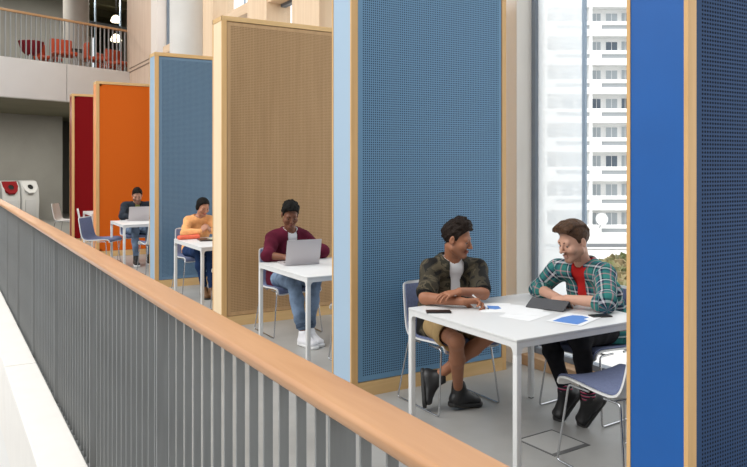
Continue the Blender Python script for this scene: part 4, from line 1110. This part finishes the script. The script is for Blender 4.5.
def top_garment(s, name, m, parent, res, o, sleeve=1., thick=.010, open_front=None, hem=.50, neckr=.066, folds=(.006, 34), uv=None, vneck=0., collar=None, loose=.0):
    lo, hi = s.bounds(.12); hi[2] = min(hi[2], s.NB[2]+.14); lo[2] = max(lo[2], .36); F = Field(lo, hi, res)
    s.trunk(F, o, .045, 1. if sleeve else .25)
    if loose:
        sd = nrm(s.SL-s.SR); F.ecap(s.P-V3(0, 0, .05), s.P+V3(0, 0, .10), sd, (.175*s.width+loose, .12+loose), (.165*s.width+loose, .115+loose), .06)
    if sleeve: s.arms(F, o*.95, sleeve, .03, ff=1.15)
    if collar:
        n = s.NB; sd = nrm(s.SL-s.SR); f = fwd(s); ax = nrm(V3(s.Hc)-s.NB)
        for k in range(22):
            a0 = PI*2*k/22; a1 = PI*2*(k+1)/22
            if collar[1] and abs(((a0+a1)/2)-PI/2) < collar[1]: continue
            p = lambda a: n+sd*math.cos(a)*collar[0]+f*math.sin(a)*collar[0]*1.05+V3(0, 0, collar[2]-.045*max(0, math.sin(a)))
            F.cap(p(a0), p(a1), collar[3], collar[3], .012)
    if folds: F.noise(folds[0], folds[1], int(abs(s.P[0]*1000)) % 97)
    s.shell(F, thick)
    f = fwd(s); ax = nrm(V3(s.Hc)-s.NB)
    F.cap(s.NB-V3(0, 0, .02)+f*.0, s.NB+V3(0, 0, .25)+f*.06, neckr, neckr, .006, 's')
    if vneck: F.cap(s.NB+f*.10+V3(0, 0, .01), s.NB+f*.16-V3(0, 0, vneck), .045, .008, .004, 's')
    if open_front:
        w0, w1, sh = open_front; sd = nrm(s.SL-s.SR); c1 = s.C+f*.17+sd*sh; c2 = s.P+f*.20+V3(0, 0, -.1)+sd*sh*1.4
        F.cap(s.NB+f*.09+sd*sh*.4-V3(0, 0, .01), c1, w0, w0, .004, 's'); F.cap(c1, c2, w0, w1, .004, 's')
    F.plane(V3(0, 0, hem), V3(0, 0, -1))
    # cuffs: cut the sleeve flat just short of its rounded end
    return s.emit(name, F, m, parent, uv, .03)
def trousers(s, name, m, parent, res, o=.012, upto=.86, thigh=1., folds=(.006, 40), taper=.8, waist=.70):
    lo, hi = s.bounds(.12); hi[2] = min(hi[2], .80); F = Field(lo, hi, res)
    sd = nrm(s.SL-s.SR)
    F.ecap(s.P-V3(0, 0, .02), s.P+(s.C-s.P)*.5, sd, (.155*s.width+o*.4, .108+o*.4), (.14*s.width+o*.3, .10+o*.3), .04)
    s.legs(F, o, upto, .03, thigh, taper)
    if folds: F.noise(folds[0], folds[1], 11)
    F.plane(V3(0, 0, waist), V3(0, 0, 1))
    if thigh < 1:
        s.shell(F, .011)
        for q in 'LR':
            H, Kn = getattr(s, 'H'+q), getattr(s, 'K'+q); d = nrm(Kn-H); e = H+(Kn-H)*thigh
            F.cap(e+d*.062, e+d*.25, .10, .10, .004, 's')
    return s.emit(name, F, m, parent)
def cuffs(s, name, m, parent, res, frac, o, r, width=.03):
    for q in 'LR':
        Kn, A = getattr(s, 'K'+q), getattr(s, 'A'+q); c = Kn+(A-Kn)*frac; d = nrm(A-Kn)
        F = Field(c-.12, c+.12, res); F.cap(c-d*width, c+d*width, r+o, r+o, .004)
        F.plane(c+d*width*.7, d); F.plane(c-d*width*.7, -d); s.emit(name, F, m, parent)
def sleeve_band(s, name, m, parent, res, q, frac, r, width):
    E, W = getattr(s, 'E'+q), getattr(s, 'W'+q); d = nrm(W-E); c = E+d*frac
    F = Field(c-.12, c+.12, res); F.cap(c-d*width, c+d*width, r, r, .004); F.plane(c+d*width*.8, d); F.plane(c-d*width*.8, -d)
    return s.emit(name, F, m, parent)
def socks(s, m, parent, res, frac=.86, r=.045):
    for q in 'LR':
        Kn, A = getattr(s, 'K'+q), getattr(s, 'A'+q)
        F = Field(np.minimum(Kn, A)-.1, np.maximum(Kn, A)+.1, res); F.cap(Kn+(A-Kn)*frac, A, r, r*.95, .004); s.emit('sock', F, m, parent)

RES1, RES2, RES3 = .0042, .006, .0075

# --- man in the camouflage jacket
o = thing('person', 'man in a camouflage bomber jacket and khaki shorts writing at the nearest table', 'person', (3.04, 4.02, 0))
p = Person(origin=(3.04, 4.02, 0), width=1.0, arm=.97, leg=.98, neck=.88, jaw=1.05, hs=.96, lace=M['lace_black'],
    P=V3(3.04, 4.07, .545), C=V3(3.01, 3.99, .80), NB=V3(2.985, 3.90, 1.005), Hc=V3(2.965, 3.82, 1.150), R=head_R(2.50, .26),
    SL=V3(3.150, 3.84, .935), SR=V3(2.835, 3.935, .935), EL=V3(3.06, 3.665, .80), ER=V3(2.685, 3.79, .787), WL=V3(2.825, 3.61, .842), WR=V3(2.82, 3.58, .785),
    HL=V3(3.13, 4.03, .54), HR=V3(2.945, 4.03, .54), KL=V3(3.10, 3.60, .555), KR=V3(2.79, 3.60, .535), AL=V3(2.875, 3.925, .215), AR=V3(2.995, 3.845, .128), TL=V3(2.80, 3.79, .03), TR=V3(3.17, 3.775, .03),
    handL=dict(d=(-1, .10, -.10), n=(.0, -.15, 1), thumb=1, curl=(.22, .35, .3), spread=.10), handR=dict(d=(.80, -.52, .03), n=(.30, .42, .80), thumb=-1, s=1.08, curl=(.55, .85, .55), thumb_in=.5))
sk = (.36, .155, .085)
p.body(RES1, o, M['skin'], sk, (.30, .085, .065), (.10, .05, .03), .28, feet=False)
p.eyes(o, M['iris_brown']); p.brows(o, M['hair_dark'])
def curls(F, g, R, h):
    r = np.random.RandomState(4)
    for k in range(70):
        a = r.rand()*6.28; b = r.rand(); d = V3(math.cos(a)*b*.068, math.sin(a)*b*.088+.005, 0)
        z = .118+.030*math.sqrt(max(0, 1-b*b))-.038*b*b
        F.ell(g(d[0], d[1], z), V3(.017, .017, .015)*h, None, .006)
p.hair(.0038, o, M['hair_dark'], .020, .004, FACE_LINE, (.0035, 190), .0045, curls)
top_garment(p, 'tee', M['white_tee'], o, .006, .006, 0, folds=None, neckr=.060, hem=.52)
top_garment(p, 'bomber_jacket', M['camo'], o, .0048, .018, -.20, .010, open_front=(.050, .055, .012), hem=.46, neckr=.070, folds=(.007, 30), collar=(.074, .55, .012, .017), loose=.015)
for q in 'LR':
    A_ = getattr(p, 'S'+q); E_ = getattr(p, 'E'+q); d_ = nrm(E_-A_); c_ = A_+(E_-A_)*.86
    F = Field(c_-.12, c_+.12, .0045); F.cap(c_-d_*.02, c_+d_*.02, .060, .055, .004); F.plane(c_+d_*.022, d_); F.plane(c_-d_*.022, -d_); p.emit('cuff', F, M['rib_black'], o)
trousers(p, 'shorts', M['khaki'], o, .005, .022, thigh=.72, folds=(.008, 36))
shoe(p, 'L', .0045, 'shoe', M['black_shoe'], M['black_sole'], o, toe_dir=(-.16, -.32, -.80), up=(.75, -.45, .35), high=True)
shoe(p, 'R', .0045, 'shoe', M['black_shoe'], M['black_sole'], o, toe_dir=(1, -.10, -.10), high=True)
pn = thing('pen', 'white pen held in the writing hand of the man in camouflage', 'pen', (2.928, 3.484, .742))
a, b_ = Vector((.02, -.01, .0)), Vector((-.062, .050, .086))
MB().tube([a.lerp(b_, .1), b_], .0048, 10).build('barrel', M['paper'], pn); MB().tube([a, a.lerp(b_, .1)], [.0012, .0046], 10).build('tip', M['black_plastic'], pn)

# --- man in the plaid shirt
o = thing('person', 'bearded man in a green plaid shirt over red, leaning on the nearest table', 'person', (3.77, 3.37, 0))
p = Person(origin=(3.77, 3.37, 0), width=1.04, arm=1.02, leg=.95, neck=.92, jaw=1.05, hs=1.03, lace=M['lace_black'],
    P=V3(3.85, 3.38, .545), C=V3(3.76, 3.36, .80), NB=V3(3.645, 3.345, 1.0), Hc=V3(3.535, 3.325, 1.150), R=head_R(math.atan2(-.95, .13), .34),
    SL=V3(3.665, 3.18, .935), SR=V3(3.60, 3.525, .935), EL=V3(3.50, 3.02, .80), ER=V3(3.545, 3.655, .79), WL=V3(3.385, 3.235, .80), WR=V3(3.44, 3.385, .785),
    HL=V3(3.83, 3.28, .54), HR=V3(3.83, 3.47, .54), KL=V3(3.43, 3.175, .56), KR=V3(3.355, 3.385, .56), AL=V3(3.47, 3.14, .195), AR=V3(3.46, 3.32, .195), TL=V3(3.42, 3.22, .03), TR=V3(3.37, 3.35, .03),
    handL=dict(d=(-.12, .95, -.05), n=(-.35, .0, 1), thumb=1, curl=(.3, .4, .3)), handR=dict(d=(-.28, -.95, -.04), n=(-.30, .0, 1), thumb=-1, curl=(.2, .35, .3), spread=.09))
sk = (.60, .335, .235)
p.body(RES1, o, M['skin'], sk, (.52, .25, .19), (.19, .105, .065), .55, feet=False, scalp=(.07, .04, .022))
p.eyes(o, M['iris_brown']); p.brows(o, M['hair_brown'])
def sweep(F, g, R, h):
    r = np.random.RandomState(8)
    for k in range(30):
        x = -.064+.128*k/29+.004*r.normal(); z0 = .098-.3*x*x/.06; lift = .026+.008*r.rand()
        P = [g(x*.90, .082, z0*.92), g(x*.96, .072, z0+lift*.8), g(x*1.0, .02, z0+lift+.006), g(x*1.0, -.03, z0+lift-.006), g(x*.97, -.066, z0+.004), g(x*.93, -.085, z0-.03)]
        for i in range(5): F.cap(P[i], P[i+1], (.010+.003*r.rand())*h, .010*h, .004)
p.hair(.0038, o, M['hair_brown'], .020, -.004, FACE_LINE, (.0015, 220), .005, sweep)
top_garment(p, 'tee', M['red_tee'], o, .006, .007, 0, folds=(.004, 40), neckr=.062, hem=.52)
top_garment(p, 'plaid_shirt', M['plaid'], o, .0048, .017, .16, .009, open_front=(.045, .03, .0), hem=.47, neckr=.068, folds=(.006, 32), uv=cloth_uv(p), collar=(.072, .62, .020, .012), loose=.02)
trousers(p, 'trousers', M['black_denim'], o, .005, .010, .86, folds=(.006, 44), taper=.6)
socks(p, M['sock'], o, .0045, .80, .047)
shoe(p, 'L', .0045, 'shoe', M['black_shoe'], M['black_sole'], o, toe_dir=(-.40, .34, -.70), up=(-.7, .0, .6))
shoe(p, 'R', .0045, 'shoe', M['black_shoe'], M['black_sole'], o, toe_dir=(-.62, .16, -.70), up=(-.7, 0, .6))

# --- man in the maroon shirt
o = thing('person', 'man in a maroon shirt over white, typing on a laptop', 'person', (2.97, 6.54, 0))
p = Person(origin=(2.97, 6.54, 0), width=1.0, arm=1.0, leg=.95, neck=.92, jaw=1.0, hs=.96, lace=M['white_shoe'],
    P=V3(2.97, 6.58, .545), C=V3(2.95, 6.50, .81), NB=V3(2.93, 6.41, 1.015), Hc=V3(2.892, 6.32, 1.168), R=head_R(-2.90, .42),
    SL=V3(3.075, 6.42, .935), SR=V3(2.765, 6.44, .935), EL=V3(3.20, 6.25, .80), ER=V3(2.64, 6.27, .80), WL=V3(2.94, 6.14, .788), WR=V3(2.76, 6.14, .788),
    HL=V3(3.07, 6.55, .54), HR=V3(2.87, 6.55, .54), KL=V3(3.03, 6.09, .56), KR=V3(2.82, 6.09, .555), AL=V3(2.93, 5.98, .11), AR=V3(2.845, 5.93, .11), TL=V3(2.99, 5.78, .03), TR=V3(2.905, 5.72, .03),
    handL=dict(d=(-.15, -1, -.12), n=(0, -.1, 1), thumb=1), handR=dict(d=(.15, -1, -.12), n=(0, -.1, 1), thumb=-1))
sk = (.20, .078, .042)
p.body(.0055, o, M['skin'], sk, (.22, .07, .055), None, 0, feet=False)
p.eyes(o, M['iris_brown']); p.brows(o, M['hair_black'])
def afro(F, g, R, h): F.ell(g(0, .0, .088), V3(.080, .098, .068)*h, R, .02)
p.hair(.005, o, M['hair_black'], .022, .006, FACE_LINE, (.004, 150), .006, afro)
top_garment(p, 'tee', M['white_tee'], o, .006, .007, 0, folds=None, neckr=.062, hem=.52)
top_garment(p, 'overshirt', M['maroon'], o, .0055, .017, .06, .010, open_front=(.050, .055, .0), hem=.46, neckr=.070, folds=(.007, 30), collar=(.074, .60, .012, .014), loose=.025)
trousers(p, 'jeans', M['denim'], o, .006, .014, .84, folds=(.006, 40), taper=.9)
cuffs(p, 'rolled_cuff', mat('cuff denim', (.05, .075, .12), .9), o, .005, .84, .012, .042)
shoe(p, 'L', .005, 'shoe', M['white_shoe'], M['white_sole'], o, toe_dir=(.22, -1, -.02)); shoe(p, 'R', .005, 'shoe', M['white_shoe'], M['white_sole'], o, toe_dir=(.24, -1, -.02))

# --- woman in the orange sweater
o = thing('person', 'woman in an apricot orange sweater with dark hair tied back', 'person', (2.90, 9.28, 0))
p = Person(origin=(2.90, 9.28, 0), width=.90, arm=.86, leg=.95, neck=.80, jaw=.85, hs=.90, lace=M['brown_shoe'],
    P=V3(2.90, 9.30, .545), C=V3(2.88, 9.20, .79), NB=V3(2.885, 9.11, .985), Hc=V3(2.908, 9.03, 1.112), R=head_R(2.95, .40),
    SL=V3(3.025, 9.10, .925), SR=V3(2.745, 9.12, .925), EL=V3(3.09, 8.90, .80), ER=V3(2.63, 8.90, .80), WL=V3(2.925, 8.77, .82), WR=V3(2.80, 8.77, .82),
    HL=V3(2.99, 9.28, .54), HR=V3(2.80, 9.28, .54), KL=V3(2.94, 8.82, .56), KR=V3(2.79, 8.83, .56), AL=V3(2.90, 8.66, .10), AR=V3(2.83, 8.74, .10), TL=V3(2.91, 8.44, .03), TR=V3(2.81, 8.52, .03),
    handL=dict(d=(-.55, -.25, .6), n=(.5, -.6, .5), thumb=1, s=.92, curl=(.8, .8, .5)), handR=dict(d=(.55, -.25, .55), n=(-.5, -.6, .5), thumb=-1, s=.92, curl=(.7, .7, .5)))
sk = (.44, .215, .135)
p.body(.006, o, M['skin'], sk, (.42, .08, .075), None, 0, feet=False)
p.eyes(o, M['iris_brown']); p.brows(o, M['hair_black'], .0032)
def bun(F, g, R, h):
    F.ell(g(0, -.112, -.035), V3(.040, .034, .04)*h, R, .02); F.ell(g(0, -.06, -.03), V3(.060, .055, .06)*h, R, .03)
    for q in (-1, 1): F.ell(g(q*.074, -.022, -.012), V3(.015, .038, .050)*h, R, .015)
p.hair(.005, o, M['hair_black'], .012, -.004, [(-.16, -.10), (-.06, -.085), (-.02, -.06), (.005, -.04), (.018, -.01), (.03, .02), (.045, .050), (.065, .078), (.11, .088)], (.001, 150), .010, bun)
top_garment(p, 'sweater', M['orange_knit'], o, .006, .014, .93, .010, hem=.50, neckr=.066, folds=(.005, 36), vneck=.10, loose=.02)
trousers(p, 'jeans', M['navy_denim'], o, .006, .010, .90, folds=(.005, 40), taper=.7)
for q in 'LR': shoe(p, q, .0055, 'shoe', M['brown_shoe'], M['black_sole'], o, toe_dir=(0, -1, -.02), L=.25)

# --- man in the dark denim jacket
o = thing('person', 'man in a dark denim jacket before the orange partition, looking at a laptop', 'person', (2.92, 12.75, 0))
p = Person(origin=(2.92, 12.75, 0), width=1.0, arm=1.0, leg=.95, neck=.95, jaw=1.0, hs=1.0, lace=M['white_shoe'],
    P=V3(2.92, 12.80, .545), C=V3(2.92, 12.72, .81), NB=V3(2.915, 12.65, 1.00), Hc=V3(2.905, 12.58, 1.135), R=head_R(-2.98, .42),
    SL=V3(3.10, 12.66, .955), SR=V3(2.735, 12.68, .955), EL=V3(3.20, 12.42, .80), ER=V3(2.63, 12.44, .80), WL=V3(2.91, 12.29, .79), WR=V3(2.73, 12.29, .79),
    HL=V3(3.02, 12.78, .54), HR=V3(2.82, 12.78, .54), KL=V3(3.04, 12.28, .56), KR=V3(2.80, 12.28, .56), AL=V3(3.02, 12.24, .11), AR=V3(2.785, 12.13, .11), TL=V3(3.02, 12.0, .03), TR=V3(2.75, 11.90, .03),
    handL=dict(d=(-.1, -1, -.1), n=(0, -.1, 1), thumb=1), handR=dict(d=(.1, -1, -.1), n=(0, -.1, 1), thumb=-1))
sk = (.46, .24, .165)
p.body(RES3, o, M['skin'], sk, (.36, .13, .11), (.09, .055, .04), .5, feet=False)
p.eyes(o, M['iris_brown']); p.brows(o, M['hair_black'])
p.hair(.005, o, M['hair_black'], .030, .006, FACE_LINE, (.003, 120), .005)
top_garment(p, 'tee', M['green_tee'], o, RES3, .007, 0, folds=None, neckr=.062, hem=.52)
top_garment(p, 'denim_jacket', M['dark_denim'], o, .0065, .017, .85, .012, open_front=(.045, .05, .0), hem=.47, neckr=.070, folds=(.006, 30), collar=(.076, .60, .014, .015), loose=.02)
trousers(p, 'jeans', M['denim'], o, .007, .010, .88, folds=(.005, 40), taper=.7)
for q in 'LR': shoe(p, q, .006, 'shoe', M['black_shoe'], M['white_sole'], o, toe_dir=(-.12, -1, -.02), high=True)
